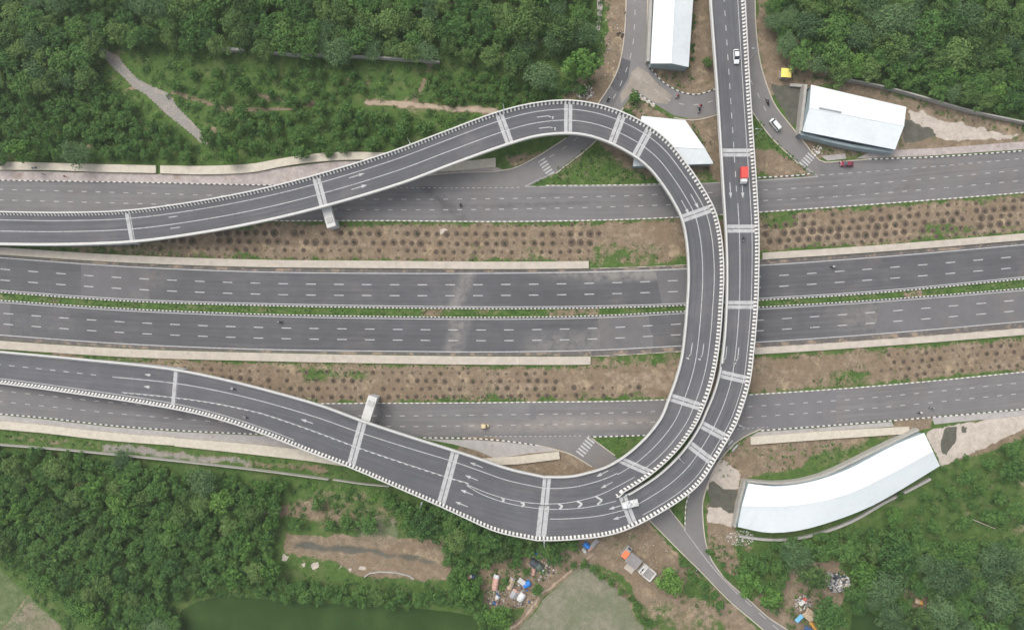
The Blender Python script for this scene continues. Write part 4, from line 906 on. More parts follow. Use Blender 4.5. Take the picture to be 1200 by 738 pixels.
# yellow canopy booth
yb = thing('booth', 'small square booth with a bright yellow roof beside the gabled shed', 'booth', W(917.5, 89, 0), math.radians(-3))
M['yellow'] = plain('yellow_paint', (.78, .66, .16), .5); M['orange'] = plain('orange_sheet', (.75, .20, .09), .6); M['blue'] = plain('blue_tarpaulin', (.03, .19, .55), .5)
MB().box((0, 0, 2.75), (3.3, 3.0, .18), taper=(.96, .96)).build('roof', [M['yellow']], yb, bevel=.03)
MB().box((0, 0, 1.33), (2.6, 2.4, 2.66)).build('wall', [M['wall_plaster']], yb)
MB().box((0, -1.22, 1.7), (1.6, .06, .9)).build('window', [M['dark_glass']], yb)
tag(MB().tube([W(921, 76, .3), W(926, 84, .3)], .16, 6).build('timber_pole', [M['bark']]), 'brown timber pole lying near the yellow booth', 'pole')
# brick hut with an orange roof and the ruin beside it
hut = thing('roadside_hut', 'grey flat-roofed hut with an orange sheet on it, below the flyover bend', 'hut', W(741, 654, 0), math.radians(52))
M['cement_roof'] = pm('cement_roof', (.24, .225, .22), .15, .5, .9, spots=(.15, .14, .14), spotscale=.5)
# local x runs up-right (51 deg), local y up-left
MB().box((0, 0, 1.25), (3.3, 4.2, 2.5)).build('wall', [M['wall_plaster']], hut)
MB().box((0, 0, 2.56), (3.7, 4.5, .12)).build('roof', [M['cement_roof']], hut)
MB().box((.3, 3.3, 1.0), (2.6, 1.9, 2.0)).build('annex', [M['wall_plaster']], hut)
MB().box((-.05, 3.2, 2.09), (2.5, 1.9, .12), ry=-.04).build('orange_sheet', [M['orange']], hut, bevel=.02)
MB().box((2.1, 3.3, .9), (1.3, 1.7, 1.8)).build('water_tank', [M['wall_plaster']], hut)
MB().box((2.2, 3.2, 1.84), (.7, 1.1, .06)).build('tank_opening', [M['dark_glass']], hut)
MB().box((-3.0, -1.2, .12), (2.2, 3.2, .24)).build('plinth', [M['slab']], hut)
ruin = thing('ruined_hut', 'white-walled ruined hut with a rubble-grey floor beside the orange-roofed hut', 'hut', W(756.5, 668, 0), math.radians(50))
M['rubble'] = pm('rubble', (.27, .26, .25), .35, 2.5, .95)
MB().box((0, -1.2, .55), (3.2, 3.0, 1.1)).build('floor_slab', [M['rubble']], ruin)
mb = MB()
for c, d in (((-1.6, -1.0), (.28, 3.4)), ((1.6, -1.0), (.28, 3.4)), ((0, -2.7), (3.4, .28)), ((0, 1.9), (3.4, .28)), ((-1.6, 1.3), (.28, 1.2)), ((1.6, 1.3), (.28, 1.2)), ((0, .7), (3.4, .3))): mb.box((c[0], c[1], .9), (d[0], d[1], 1.8))
mb.build('wall', [M['kerb_white']], ruin)
MB().box((.2, 1.3, .55), (2.6, .8, 1.1)).build('water_trough', [M['kerb_white']], ruin); MB().box((-.3, 1.3, 1.13), (.9, .5, .05)).build('trough_water', [M['dark_glass']], ruin)

# shacks and tarpaulins
def cloth(name, c, rough=.65): M[name] = plain(name, c, rough, var=.12)
cloth('tarp_pink', (.50, .30, .25)); cloth('tarp_white', (.56, .56, .55)); cloth('tarp_grey', (.32, .32, .33)); cloth('tarp_dark', (.05, .06, .07)); cloth('tarp_tan', (.46, .36, .25)); cloth('tarp_green', (.10, .13, .11)); cloth('tarp_red', (.5, .12, .10)); cloth('tarp_ochre', (.60, .32, .07)); cloth('tarp_navy', (.05, .10, .22)); cloth('tarp_sky', (.14, .38, .56))
def shack(label, px, py, ang, L, Wd, h, mat, style='dome', end=None, endf=.3):
    """low shelter of poles under a sagging tarpaulin"""
    t = thing('tarpaulin_shack', label, 'shack', W(px, py, 0), math.radians(ang)); n, m = 14, 12; V = []; F = []; I = []
    rr = random.Random(px*7+py)
    for i in range(n+1):
        x = (i/n-.5)*L; e = 1-.22*abs(2*i/n-1)**4
        for j in range(m+1):
            a = math.pi*j/m
            if style == 'dome': y, z = -math.cos(a)*Wd/2*e, math.sin(a)**.8*h*e
            else: u = abs(2*j/m-1); y, z = (2*j/m-1)*Wd/2, h*(1-.45*u)
            z += rr.uniform(-.05, .05)+.05*math.sin(i*1.9+px); y += rr.uniform(-.05, .05)
            V.append((x+rr.uniform(-.05, .05), y, max(.02, z)))
    for i in range(n):
        for j in range(m): F.append((i*(m+1)+j, (i+1)*(m+1)+j, (i+1)*(m+1)+j+1, i*(m+1)+j+1)); I.append(1 if end and i/n > 1-endf else 0)
    link('tarpaulin', fix(mesh('tarpaulin', V, F, [M[mat], M[end or mat]], I)), t)
    z = h*.62 if style != 'dome' else h*.5
    for sx in (-1, 1):
        for sy in (-1, 1): MB().tube([(sx*L*.42, sy*Wd*.36, 0), (sx*L*.42, sy*Wd*.36, z)], .04, 5).build('pole', [M['bark']], t)
    return t
SH = [('pink tarpaulin shack with a white front, leftmost of the settlement', 581, 681, 80, 5.2, 2.2, 1.8, 'tarp_pink', 'dome', 'tarp_white', .28),
 ('tan tarpaulin shack narrow at its lower end, between the pink and the blue shacks', 599, 682, 70, 4.0, 1.7, 1.5, 'tarp_tan', 'gable', 'tarp_grey', .2),
 ('grey sheet shelter touching the bright blue tarpaulin', 611, 680, -38, 2.6, 1.7, 1.5, 'tarp_white', 'gable', None, 0),
 ('bright blue tarpaulin shack in the middle of the settlement', 617.5, 683.5, 30, 2.6, 2.0, 1.6, 'blue', 'dome', None, 0),
 ('pinkish grey square shack left of the white one by the dirt track', 603, 694, 60, 3.0, 2.3, 1.7, 'tarp_grey', 'gable', 'tarp_pink', .25),
 ('white rounded shack at the edge of the dirt track', 611, 698, 55, 3.0, 2.4, 1.8, 'tarp_white', 'dome', None, 0),
 ('dark grey tarpaulin shack under the trees, topmost of the settlement', 628, 660, -35, 4.4, 2.6, 1.9, 'tarp_dark', 'dome', 'tarp_green', .5),
 ('long narrow blue tarpaulin behind the dark shack under the trees', 623, 647.3, -2, 3.6, .9, 1.6, 'blue', 'gable', None, 0),
 ('small red and white tarpaulin heap beside the dark shack', 625, 669, 80, 2.2, 1.4, 1.2, 'tarp_pink', 'dome', None, 0),
 ('blue tarpaulin shack just below the flyover parapet', 687, 638, -40, 2.4, 1.8, 1.7, 'blue', 'dome', None, 0),
 ('pinkish grey sheet shelter beside the blue shack below the flyover parapet', 692.5, 640, 40, 2.6, 1.4, 1.5, 'tarp_pink', 'gable', 'tarp_grey', .5),
 ('grey sheet shelter at the end of the track below the flyover parapet', 697.5, 634, 45, 2.4, 1.4, 1.5, 'tarp_grey', 'gable', None, 0),
 ('white and pale sheet shelter lying below the blue shack by the flyover', 684.5, 644, -60, 1.8, 1.1, 1.1, 'tarp_white', 'dome', None, 0),
 ('small blue and white shelter at the lower left of the settlement', 580, 706, -20, 1.8, 1.1, 1.0, 'tarp_navy', 'dome', 'tarp_pink', .35),
 ('small pale blue shelter below the pink shack', 583.5, 698, 60, 1.6, 1.4, 1.1, 'tarp_white', 'gable', 'tarp_navy', .3),
 ('small pink tent among the trees left of the settlement', 550.5, 675, 30, 1.8, 1.4, 1.2, 'tarp_pink', 'dome', 'tarp_white', .4),
 ('small dark green tarpaulin bundle beside the small pink tent', 555.5, 674, 80, 1.4, 1.0, .9, 'tarp_navy', 'dome', None, 0),
 ('tan roofed shack with a pale sheet, lower right beside the road', 946, 718, -40, 3.8, 3.2, 2.0, 'tarp_tan', 'gable', None, 0),
 ('pale blue roofed shack nearest the road, lower right', 935, 722.5, 45, 2.8, 1.6, 2.1, 'tarp_sky', 'gable', None, 0),
 ('long ochre tarpaulin shack at the lower right settlement', 951.5, 731, -55, 3.4, 1.2, 1.7, 'tarp_ochre', 'gable', None, 0),
 ('navy blue roofed shack at the bottom edge, lower right settlement', 945, 736.5, -30, 3.4, 2.2, 1.9, 'tarp_navy', 'gable', None, 0),
 ('white sheet shelter at the upper side of the lower right settlement', 940.5, 704, 50, 3.0, 1.0, 1.2, 'tarp_white', 'dome', 'tarp_red', .4),
 ('grey sheet shelter above the rubbish heap, lower right woods', 974, 673, -15, 3.4, 1.2, 1.2, 'tarp_grey', 'dome', 'tarp_dark', .5),
 ('yellow and brown canvas shelter in a clearing of the lower right woods', 1075, 704, -20, 2.6, 1.8, 1.4, 'tarp_tan', 'dome', 'tarp_ochre', .45)]
for a in SH: shack(*a)
# rubbish and rubble heaps nobody could count
def litter(name, label, cat, centre, rad, n, mats, smin=.15, smax=.7, flat=.3, aspect=1, zmax=.5):
    mb = MB(); r = random.Random(int(centre[0]*3+centre[1]))
    for _ in range(n):
        a = r.uniform(0, 6.283); q = math.sqrt(r.random()); x = centre[0]+rad*q*math.cos(a); y = centre[1]+rad*q*math.sin(a)*aspect; s = r.uniform(smin, smax); p = W(x, y, 0)
        h = s*flat*r.uniform(.5, 1.5); mb.box((p[0], p[1], r.uniform(0, zmax)*(1-q)+h/2), (s, s*r.uniform(.4, 1), h), r.uniform(0, 3.14), r.randrange(len(mats)), (r.uniform(.6, 1), r.uniform(.6, 1)), r.uniform(-.4, .4))
    return stuff(name, mb.mesh(name, [M[k] for k in mats]), label, cat)
litter('rubbish_heap', 'heap of white and grey rubbish sacks in the lower right woods', 'rubbish', (982, 682), 13, 230, ['tarp_white', 'tarp_grey', 'rubble', 'tarp_dark', 'soil', 'slab'], .2, 1.3, .4, .8, .7)
litter('rubbish', 'loose white rubbish round the lower right shacks', 'rubbish', (941, 706), 10, 110, ['tarp_white', 'tarp_grey', 'rubble', 'soil', 'slab', 'soil'], .2, .7, .4, .9, .3)
litter('household_rubbish', 'loose rubbish scattered among the tarpaulin shacks', 'rubbish', (598, 698), 29, 170, ['tarp_white', 'tarp_grey', 'soil', 'soil', 'rubble', 'slab', 'tarp_dark', 'soil', 'tarp_tan', 'tarp_navy', 'rubble'], .15, .75, .4, .55, .15)
litter('household_rubbish', 'loose pale rubbish around the dark shack under the trees', 'rubbish', (636, 664), 18, 110, ['tarp_white', 'tarp_grey', 'soil', 'slab', 'tarp_dark'], .15, .8, .4, .9, .15)
litter('rubble_heap', 'low heap of pale rubble at the edge of the tall trees by the top road', 'rubble', (684, 108), 12, 170, ['slab', 'rubble', 'kerb_white', 'soil'], .2, .8, .4, .7, .25)
litter('rubble_heap', 'pale stones strewn at the left end of the curved shed', 'rubble', (868, 630), 18, 200, ['slab', 'rubble', 'kerb_white'], .12, .5, .4, .5, .1)
litter('rubble_heap', 'pale stones strewn round the ruined hut', 'rubble', (768, 655), 30, 110, ['slab', 'rubble', 'soil'], .1, .4, .4, .8, .1)
litter('rubble_heap', 'stones strewn on the dirt left of the top road', 'rubble', (716, 60), 14, 90, ['slab', 'rubble', 'kerb_white', 'soil'], .1, .5, .4, 3, .1)
litter('rubble_heap', 'broken kerb stones at the corner below the gabled shed', 'rubble', (957, 177), 7, 26, ['slab', 'kerb_white'], .3, 1.0, .5, .9, .1)
tag(MB().tube([W(1140, 608.5, .5), W(1166, 619, .5)], .16, 6).build('fallen_pole', [M['slab']]), 'pale concrete pole lying in the grass at the lower right', 'pole')
tag(MB().tube([W(930, 670, .5), W(935, 675, 1.5)], .12, 6).build('leaning_pole', [M['slab']]), 'short pale pole leaning among trees left of the rubbish heap', 'pole')
tag(MB().tube([W(878, 655, .4), W(889, 667, .4)], .15, 6).build('fallen_pole', [M['slab']]), 'pale pole lying beside the slip road near the round bright trees', 'pole')
tag(MB().tube([W(266, 688, 5), W(276, 680, 5.6)], .12, 6).build('bare_branch', [M['slab']]), 'bare pale branch sticking out above the pond corner, lower left', 'branch')

# ------------------------------------------------------------ vehicles
M['car_white'] = plain('white_car_paint', (.66, .67, .66), .3, spec=.5, var=.01); M['car_maroon'] = plain('maroon_car_paint', (.20, .025, .045), .3, spec=.5, var=.02); M['truck_red'] = plain('red_truck_body', (.60, .075, .065), .5, var=.05)
M['auto_yellow'] = plain('yellow_hood', (.56, .46, .28), .7); M['lamp_red'] = plain('tail_lamp_red', (.35, .02, .02), .3); M['lamp_clear'] = plain('headlamp_clear', (.65, .67, .7), .2); M['chrome'] = plain('bright_metal', (.5, .5, .5), .3, metal=.6)
def wheel(t, x, y, r=.33, w=.22):
    o = MB().tube([(x, y-w/2, r), (x, y+w/2, r)], r, 16).build('wheel', [M['rubber']], t)
    MB().tube([(x, y-w/2-.01, r), (x, y+w/2+.01, r)], r*.55, 12).build('rim', [M['chrome']], o)
def loft(rows, mats, name, t, i=0):
    """rows of (x, halfwidth, z0, z1, topwidth) -> closed smooth hull along x"""
    V = []; F = []
    for x, hw, z0, z1, tw in rows: V += [(x, -hw*.96, z0), (x, -hw, z0+(z1-z0)*.45), (x, -tw, z1), (x, -tw*.5, z1+.03), (x, tw*.5, z1+.03), (x, tw, z1), (x, hw, z0+(z1-z0)*.45), (x, hw*.96, z0)]
    n = len(rows); m = 8
    for k in range(n-1):
        for j in range(m): F.append((k*m+j, k*m+(j+1) % m, (k+1)*m+(j+1) % m, (k+1)*m+j))
    F += [tuple(range(m)), tuple((n-1)*m+j for j in range(m))[::-1]]
    return link(name, fix(mesh(name, V, F, mats)), t)
def car(label, px, py, z, ang, paint, L=4.4, Wd=1.78, Hh=1.55, van=False):
    t = thing('parked_car' if 'parked' in label else 'car', label, 'car', W(px, py, z), math.radians(ang)); h = Wd/2
    f, r = L/2, -L/2; bh = .92
    if van: prof = [(r, .8*h, .35, 1.2, .72*h), (r+.15, h, .25, 1.25, .88*h), (f-.9, h, .25, 1.2, .88*h), (f-.25, .95*h, .25, .95, .8*h), (f, .8*h, .35, .75, .66*h)]
    else: prof = [(r, .8*h, .35, .8, .7*h), (r+.2, .98*h, .25, bh, .84*h), (r+1.0, h, .22, bh+.04, .9*h), (f-1.5, h, .22, bh+.02, .9*h), (f-.5, .96*h, .24, .84, .82*h), (f-.1, .84*h, .3, .7, .7*h), (f, .7*h, .36, .6, .6*h)]
    loft(prof, [M[paint]], 'body', t)
    a, b = (r+.12, f-.55) if van else (r+.35, f-1.25); zb = bh-.02 if not van else 1.2
    g = loft([(a, .86*h, zb, zb+.02, .86*h), (a+(.15 if van else .55), .86*h, zb, Hh-.06, .68*h), (b-(.45 if van else .75), .86*h, zb, Hh-.06, .68*h), (b, .86*h, zb, zb+.02, .84*h)], [M['dark_glass']], 'windows', t)
    loft([(a+(.16 if van else .62), .72*h, Hh-.09, Hh-.03, .66*h), (a+1.2, .74*h, Hh-.09, Hh, .68*h), (b-(.5 if van else .85), .72*h, Hh-.09, Hh-.03, .66*h)], [M[paint]], 'roof', t)
    for s in (-1, 1):
        MB().box((f-.12, s*h*.62, .62 if not van else .8), (.16, .34, .16)).build('headlight', [M['lamp_clear']], t); MB().box((r+.04, s*h*.66, .75), (.12, .28, .18)).build('tail_light', [M['lamp_red']], t)
        MB().box((b-.25, s*(h+.08), zb+.08), (.14, .2, .14)).build('wing_mirror', [M[paint]], t)
        for x in (f-.85, r+.8): wheel(t, x, s*(h-.1))
    MB().box((f-.04, 0, .38), (.14, Wd*.78, .2)).build('bumper', [M['rubber']], t)
    return t
car('white car driving down the curved flyover near the top edge', 862.2, 67.5, 8.55, -88, 'car_white', 4.5)
car('white van on the slip road below the yellow booth', 907.5, 147, .03, 129, 'car_white', 4.3, 1.8, 1.95, True)
car('maroon car by the kerb below the gabled shed', 991, 192.5, .04, 178, 'car_maroon', 4.3)
def truck(label, px, py, z, ang, body, L=5.2, Wd=2.1, box_h=2.4, roof=None):
    t = thing('small_truck', label, 'truck', W(px, py, z), math.radians(ang)); f = L/2
    loft([(f-1.45, .46*Wd, .45, 1.95, .42*Wd), (f-.55, .46*Wd, .4, 1.95, .42*Wd), (f-.1, .45*Wd, .4, 1.25, .43*Wd), (f, .42*Wd, .45, 1.0, .4*Wd)], [M['car_white']], 'cab', t)
    loft([(f-.52, .40*Wd, 1.3, 1.84, .38*Wd), (f-.12, .41*Wd, 1.26, 1.29, .40*Wd)], [M['dark_glass']], 'windscreen', t)
    MB().box((-.72, 0, .62), (L-1.5, Wd*.5, .22)).build('chassis', [M['rubber']], t)
    bx = MB().box((-.75, 0, (box_h+.75)/2), (L-1.6, Wd, box_h-.75)).build('cargo_body', [M[body]], t, bevel=.04)
    mb = MB()
    for k in range(5): mb.box((-.75+(k-2)*(L-1.8)/5, 0, box_h+.02), (.08, Wd*.98, .05))
    mb.build('roof_ribs', [M[roof or body]], bx)
    for s in (-1, 1):
        for x in (f-.8, -f+.9): wheel(t, x, s*(Wd/2-.16), .38, .26)
        MB().box((f-.05, s*Wd*.36, .72), (.1, .3, .2)).build('headlight', [M['lamp_clear']], t); MB().box((f-.5, s*Wd*.53, 1.4), (.1, .2, .3)).build('wing_mirror', [M['rubber']], t)
    return t
truck('small truck with a bright red cargo body and white cab on the curved flyover', 870, 206.5, 8.55, -90, 'truck_red', 5.1)
tw = truck('small white truck with an uneven load crossing the joint near the merge', 737.5, 589, 8.55, 193, 'car_white', 5.2, 2.0, 1.7)
mb = MB(); rr = random.Random(4)
for k in range(22): mb.box((rr.uniform(-2.2, .7), rr.uniform(-.7, .7), 1.7+rr.uniform(.1, .35)), (rr.uniform(.3, .8), rr.uniform(.3, .7), rr.uniform(.2, .6)), rr.uniform(0, 3), rr.randrange(3))
ld = mb.build('sack_load', [M['tarp_white'], M['tarp_grey'], M['tarp_white']]); ld.location = tw.location; ld.rotation_euler = tw.rotation_euler; ld['kind'] = 'stuff'; ld['label'] = 'pale sacks heaped on the small white truck near the merge'; ld['category'] = 'load'
ar = thing('auto_rickshaw', 'yellow auto rickshaw alone on the lower service road', 'auto rickshaw', W(568.5, 498.5, .05), 0)
loft([(-1.25, .6, .3, 1.3, .55), (-1.1, .66, .25, 1.72, .6), (.1, .64, .25, 1.78, .58), (.45, .58, .3, 1.3, .5)], [M['auto_yellow']], 'hood', ar); loft([(.4, .56, .25, 1.0, .5), (.95, .45, .28, .85, .36), (1.3, .2, .35, .7, .15)], [M['auto_yellow']], 'nose', ar)
loft([(.40, .50, 1.05, 1.62, .46), (.62, .48, 1.0, 1.05, .46)], [M['dark_glass']], 'windscreen', ar)
for x, y in ((-.8, -.52), (-.8, .52), (.95, 0)): wheel(ar, x, y, .24, .12)
MB().tube([(1.25, 0, .72), (1.33, 0, .72)], .09, 10).build('headlight', [M['lamp_clear']], ar)

# motorcycles and the people on them
def skin_body(name, verts, edges, radii, mat):
    me = bpy.data.meshes.new(name); me.from_pydata(verts, edges, []); o = bpy.data.objects.new(name, me); COL.objects.link(o)
    o.modifiers.new('s', 'SKIN'); sv = me.skin_vertices[0].data
    for k, r in enumerate(radii): sv[k].radius = (r, r) if isinstance(r, (int, float)) else r
    for k in range(len(verts)): sv[k].use_root = (k == 0)
    sub = o.modifiers.new('u', 'SUBSURF'); sub.levels = 1; sub.render_levels = 1
    dg = bpy.context.evaluated_depsgraph_get(); ev = o.evaluated_get(dg); m2 = bpy.data.meshes.new_from_object(ev); bpy.data.objects.remove(o)
    m2.name = name; m2.materials.clear(); m2.materials.append(mat); m2.polygons.foreach_set('use_smooth', [True]*len(m2.polygons)); return m2
M['skin'] = plain('skin', (.24, .13, .085), .6); M['hair'] = plain('hair', (.02, .017, .015), .7)
def rider_mesh(mat, pose='ride'):
    V = [(-.05, 0, .86), (-.02, 0, 1.1), (.06, 0, 1.33), (.09, 0, 1.42), (.11, 0, 1.5), (.13, 0, 1.62)]; E = [(0, 1), (1, 2), (2, 3), (3, 4), (4, 5)]; R = [(.17, .14), (.15, .12), (.17, .12), .07, .07, .11]
    if pose != 'ride': V = [(0, 0, .92), (0, 0, 1.12), (0, 0, 1.36), (0, 0, 1.46), (.01, 0, 1.53), (.03, 0, 1.64)]
    for s in (-1, 1):
        b = len(V)
        if pose == 'ride':
            V += [(.05, s*.2, 1.36), (.22, s*.28, 1.14), (.46, s*.27, 1.02), (.55, s*.25, 1.0), (.0, s*.12, .84), (.42, s*.2, .78), (.2, s*.2, .4), (.34, s*.2, .33)]
        else:
            V += [(0, s*.19, 1.4), (-.04*s, s*.25, 1.14), (.08, s*.25, .9), (.1, s*.25, .82), (0, s*.1, .86), (.06*s, s*.11, .48), (-.05*s, s*.11, .09), (.12-.05*s, s*.12, .05)]
        E += [(2, b), (b, b+1), (b+1, b+2), (b+2, b+3), (0, b+4), (b+4, b+5), (b+5, b+6), (b+6, b+7)]
        R += [.075, .055, .04, .035, .10, .075, .05, .045]
    return skin_body('person', V, E, R, mat)
def head_hair():
    bm = bmesh.new(); bmesh.ops.create_uvsphere(bm, u_segments=14, v_segments=9, radius=.125); me = bpy.data.meshes.new('hair')
    for v in list(bm.verts):
        if v.co.z < -.03: bm.verts.remove(v)
    bm.to_mesh(me); bm.free(); me.materials.append(M['hair']); return me
HM = head_hair(); HMW = HM.copy(); HMW.materials.clear(); HMW.materials.append(M['tarp_white'])
def moto(label, px, py, z, ang, colour='rubber'):
    t = thing('motorcycle', label, 'motorcycle', W(px, py, z), math.radians(ang), 'motorcycles on the roads')
    wheel(t, .66, 0, .3, .1); wheel(t, -.6, 0, .3, .12)
    loft([(-.75, .1, .6, .8, .08), (-.3, .14, .45, .8, .12), (.05, .15, .4, .86, .13), (.35, .12, .5, .92, .1), (.45, .05, .6, .85, .05)], [M[colour]], 'body', t)
    MB().box((-.35, 0, .85), (.75, .24, .09), taper=(.9, .8)).build('seat', [M['rubber']], t, bevel=.02)
    MB().tube([(.42, -.36, 1.02), (.52, 0, 1.0), (.42, .36, 1.02)], .02, 6).build('handlebar', [M['steel']], t)
    MB().tube([(.66, 0, .3), (.5, 0, .95)], .04, 6).build('fork', [M['steel']], t); MB().box((.6, 0, .86), (.12, .18, .16)).build('headlight', [M['lamp_clear']], t)
    return t
SHIRTS = {k: plain('shirt_'+k, c, .85) for k, c in dict(white=(.7, .7, .68), blue=(.12, .2, .4), red=(.4, .07, .06), grey=(.3, .3, .31), dark=(.05, .05, .06), teal=(.1, .3, .3)).items()}
RM = {k: rider_mesh(m) for k, m in SHIRTS.items()}; PMs = {k: rider_mesh(SHIRTS[k], 'stand') for k in ('blue', 'red', 'dark', 'white')}
def person(label, px, py, z, ang, shirt, ride=True, helmet=False, back=0):
    a = math.radians(ang); p = W(px, py, z); p = (p[0]-math.cos(a)*back, p[1]-math.sin(a)*back, p[2])
    o = link('person', (RM if ride else PMs)[shirt], None, p, a); tag(o, label, 'person')
    h = link('hair' if not helmet else 'helmet', HMW if helmet else HM, o); h.location = (.13, 0, 1.65) if ride else (.03, 0, 1.67)
for px, py, z, ang, sh, hel, col_, where in ((273.5, 454.8, 7.9, 162, 'white', True, 'rubber', 'on the wide lower left ramp, next to its upper parapet'), (288.5, 488, 7.95, 155, 'grey', True, 'rubber', 'on the lower left ramp, next to the zebra parapet'),
        (328.5, 377, .05, 180, 'dark', True, 'rubber', 'on the lower highway carriageway, left half of the photo'), (975.5, 312.5, .05, 2, 'white', False, 'rubber', 'on the upper highway carriageway right of the flyovers'),
        (1077.5, 483, .05, 5, 'white', True, 'rubber', 'by the kerb of the lower service road, far right'), (1091, 477.3, .05, 185, 'grey', True, 'rubber', 'mid lane on the lower service road, far right'),
        (870, 280, 8.55, -95, 'dark', False, 'rubber', 'on the curved flyover below its second joint'), (793.5, 113.5, .03, 220, 'red', False, 'rubber', 'alone on the curving slip road below the long shed'),
        (820, 124.7, .03, 215, 'red', False, 'lamp_red', 'upper of the pair on the slip road beside the flyover'), (818.8, 130, .03, 250, 'dark', False, 'rubber', 'lower of the pair on the slip road beside the flyover'),
        (899, 121.5, .03, 120, 'dark', False, 'rubber', 'on the slip road above the white van'), (712.5, 117, .03, 50, 'dark', False, 'rubber', 'on the slip road just above the top of the loop'),
        (539.7, 240, .05, 90, 'dark', False, 'rubber', 'on the upper service road under the long straight of the loop'), (817, 644+24, .03, 130, 'dark', False, 'rubber', 'beside the fork of the lower slip roads'),
        (898.6, 119, .03, 120, 'dark', False, 'rubber', 'farther along the slip road above the white van')):
    moto('motorcycle '+where, px, py, z, ang, col_)
    person('rider in %s top, %s' % (sh, where), px, py, z, ang, sh, True, hel, .18)
for px, py, ang, sh, where in ((41, 198, 0, 'blue', 'on the cream walkway near the left edge, left of two'), (44.5, 197.4, 20, 'dark', 'on the cream walkway near the left edge, right of two'), (53, 205, 90, 'dark', 'on the pinkish pavement near the left edge'), (78, 207.5, 0, 'red', 'on the pavement near the left edge, by the kerb'), (732, 17, 60, 'dark', 'at the left edge of the top road'), (634, 674.5, 60, 'white', 'by the shacks near the dirt track'), (627.5, 690, 20, 'blue', 'beside the track right of the white shack'), (831.5, 167, 0, 'dark', 'on the dirt beside the trapezoid shed')):
    person('person standing '+where, px, py, .12, ang, sh, False)
for px, py, ang, lb in ((725, 40, 40, 'dark motorcycle parked on the dirt left of the top road, upper of two'), (729, 42, 60, 'dark motorcycle parked on the dirt left of the top road, lower of two')):
    moto(lb, px, py, 0, ang)
# ------------------------------------------------------------ vegetation
def unit(n):
    v = np.random.normal(size=(n, 3)); return v/np.linalg.norm(v, axis=1)[:, None]
def leaf_quads(P, N, size, jitter=.6, aspect=.75):
    """one bent-free leaf tuft card per point, facing roughly along N"""
    n = len(P); N = N+np.random.normal(size=(n, 3))*jitter; N /= np.linalg.norm(N, axis=1)[:, None]
    a = np.cross(N, unit(n)); a /= np.linalg.norm(a, axis=1)[:, None]+1e-9; b = np.cross(N, a)
    s = (size*np.random.uniform(.6, 1.35, n))[:, None]; a = a*s; b = b*s*aspect
    return np.stack([P-a*.5-b*.35, P+a*.2-b*.5, P+a*.55+b*.2, P-a*.1+b*.5], 1)
def crown(seed, nclump, nleaf, leaf, flat=.75, feather=0.0, rc=(.22, .36)):
    """unit crown: clumps of leaves over an uneven dome, radius 1, base at z=0"""
    np.random.seed(seed); Q = []
    ph = np.random.uniform(0, 6.28, 4)
    for k in range(nclump):
        # spread over the disc, denser outwards, higher in the middle
        r = math.sqrt((k+.5)/nclump)*.80; a = k*2.39996+np.random.uniform(-.35, .35)
        wob = 1+.16*math.sin(2*a+ph[0])+.12*math.sin(3*a+ph[1])+.09*math.sin(5*a+ph[2])
        c = np.array([math.cos(a)*r*wob, math.sin(a)*r*wob, 0]); c[2] = flat*math.sqrt(max(.02, 1-(r/1.0)**2))*np.random.uniform(.72, 1.12)
        rr = np.random.uniform(*rc)*(1-.25*r); n = int(nleaf*(rr/.3)**2)
        d = unit(n); d[:, 2] = np.abs(d[:, 2])*1.1-.35; d /= np.linalg.norm(d, axis=1)[:, None]
        rad = rr*np.random.uniform(.55, 1.08+feather, n)[:, None]*np.array([1, 1, .8])
        Q.append(leaf_quads(c+d*rad, d+np.array([0, 0, .35]), leaf, .55))
    n = nleaf*2; r = np.sqrt(np.random.random(n))*.72; a = np.random.uniform(0, 6.28, n)
    P = np.stack([np.cos(a)*r, np.sin(a)*r, np.random.uniform(.05, .45, n)*flat], 1); Q.append(leaf_quads(P, np.tile([0, 0, 1.], (n, 1)), leaf*1.25, .6))
    return np.concatenate(Q)
KINDS = {}
for kind, mats_, args in (('dark', 'leaf_dark', dict(nclump=24, nleaf=105, leaf=.10, rc=(.22, .34))), ('grey', 'leaf_grey', dict(nclump=30, nleaf=130, leaf=.078, feather=.28, flat=.65)), ('bright', 'leaf_bright', dict(nclump=17, nleaf=90, leaf=.125, rc=(.26, .40))), ('olive', 'leaf_olive', dict(nclump=20, nleaf=110, leaf=.10, rc=(.24, .36)))):
    KINDS[kind] = [quads_mesh('crown', crown(11*q+len(kind), **args), M[mats_]) for q in range(3)]
    for k_, me_ in enumerate(KINDS[kind]): pass
def trunk_mesh(seed):
    r = random.Random(seed); mb = MB(); mb.tube([(0, 0, -.05), (.02, .01, .35), (.0, .03, .75)], .045, 7, r2=.028)
    for k in range(5):
        a = k*1.257+r.uniform(-.3, .3); mb.tube([(0, .02, .55+.04*k), (math.cos(a)*.22, math.sin(a)*.22, .85), (math.cos(a)*.48, math.sin(a)*.48, 1.05)], .022, 5, r2=.008)
    return mb.mesh('trunk', [M['bark']])
TR = [trunk_mesh(k) for k in range(3)]
def inpoly(x, y, poly):
    c = False; n = len(poly)
    for k in range(n):
        a, b = poly[k], poly[(k+1) % n]
        if (a[1] > y) != (b[1] > y) and x < (b[0]-a[0])*(y-a[1])/(b[1]-a[1])+a[0]: c = not c
    return c
TREES = []   # (px, py, radius px, kind)
def forced(*rows): TREES.extend(rows)
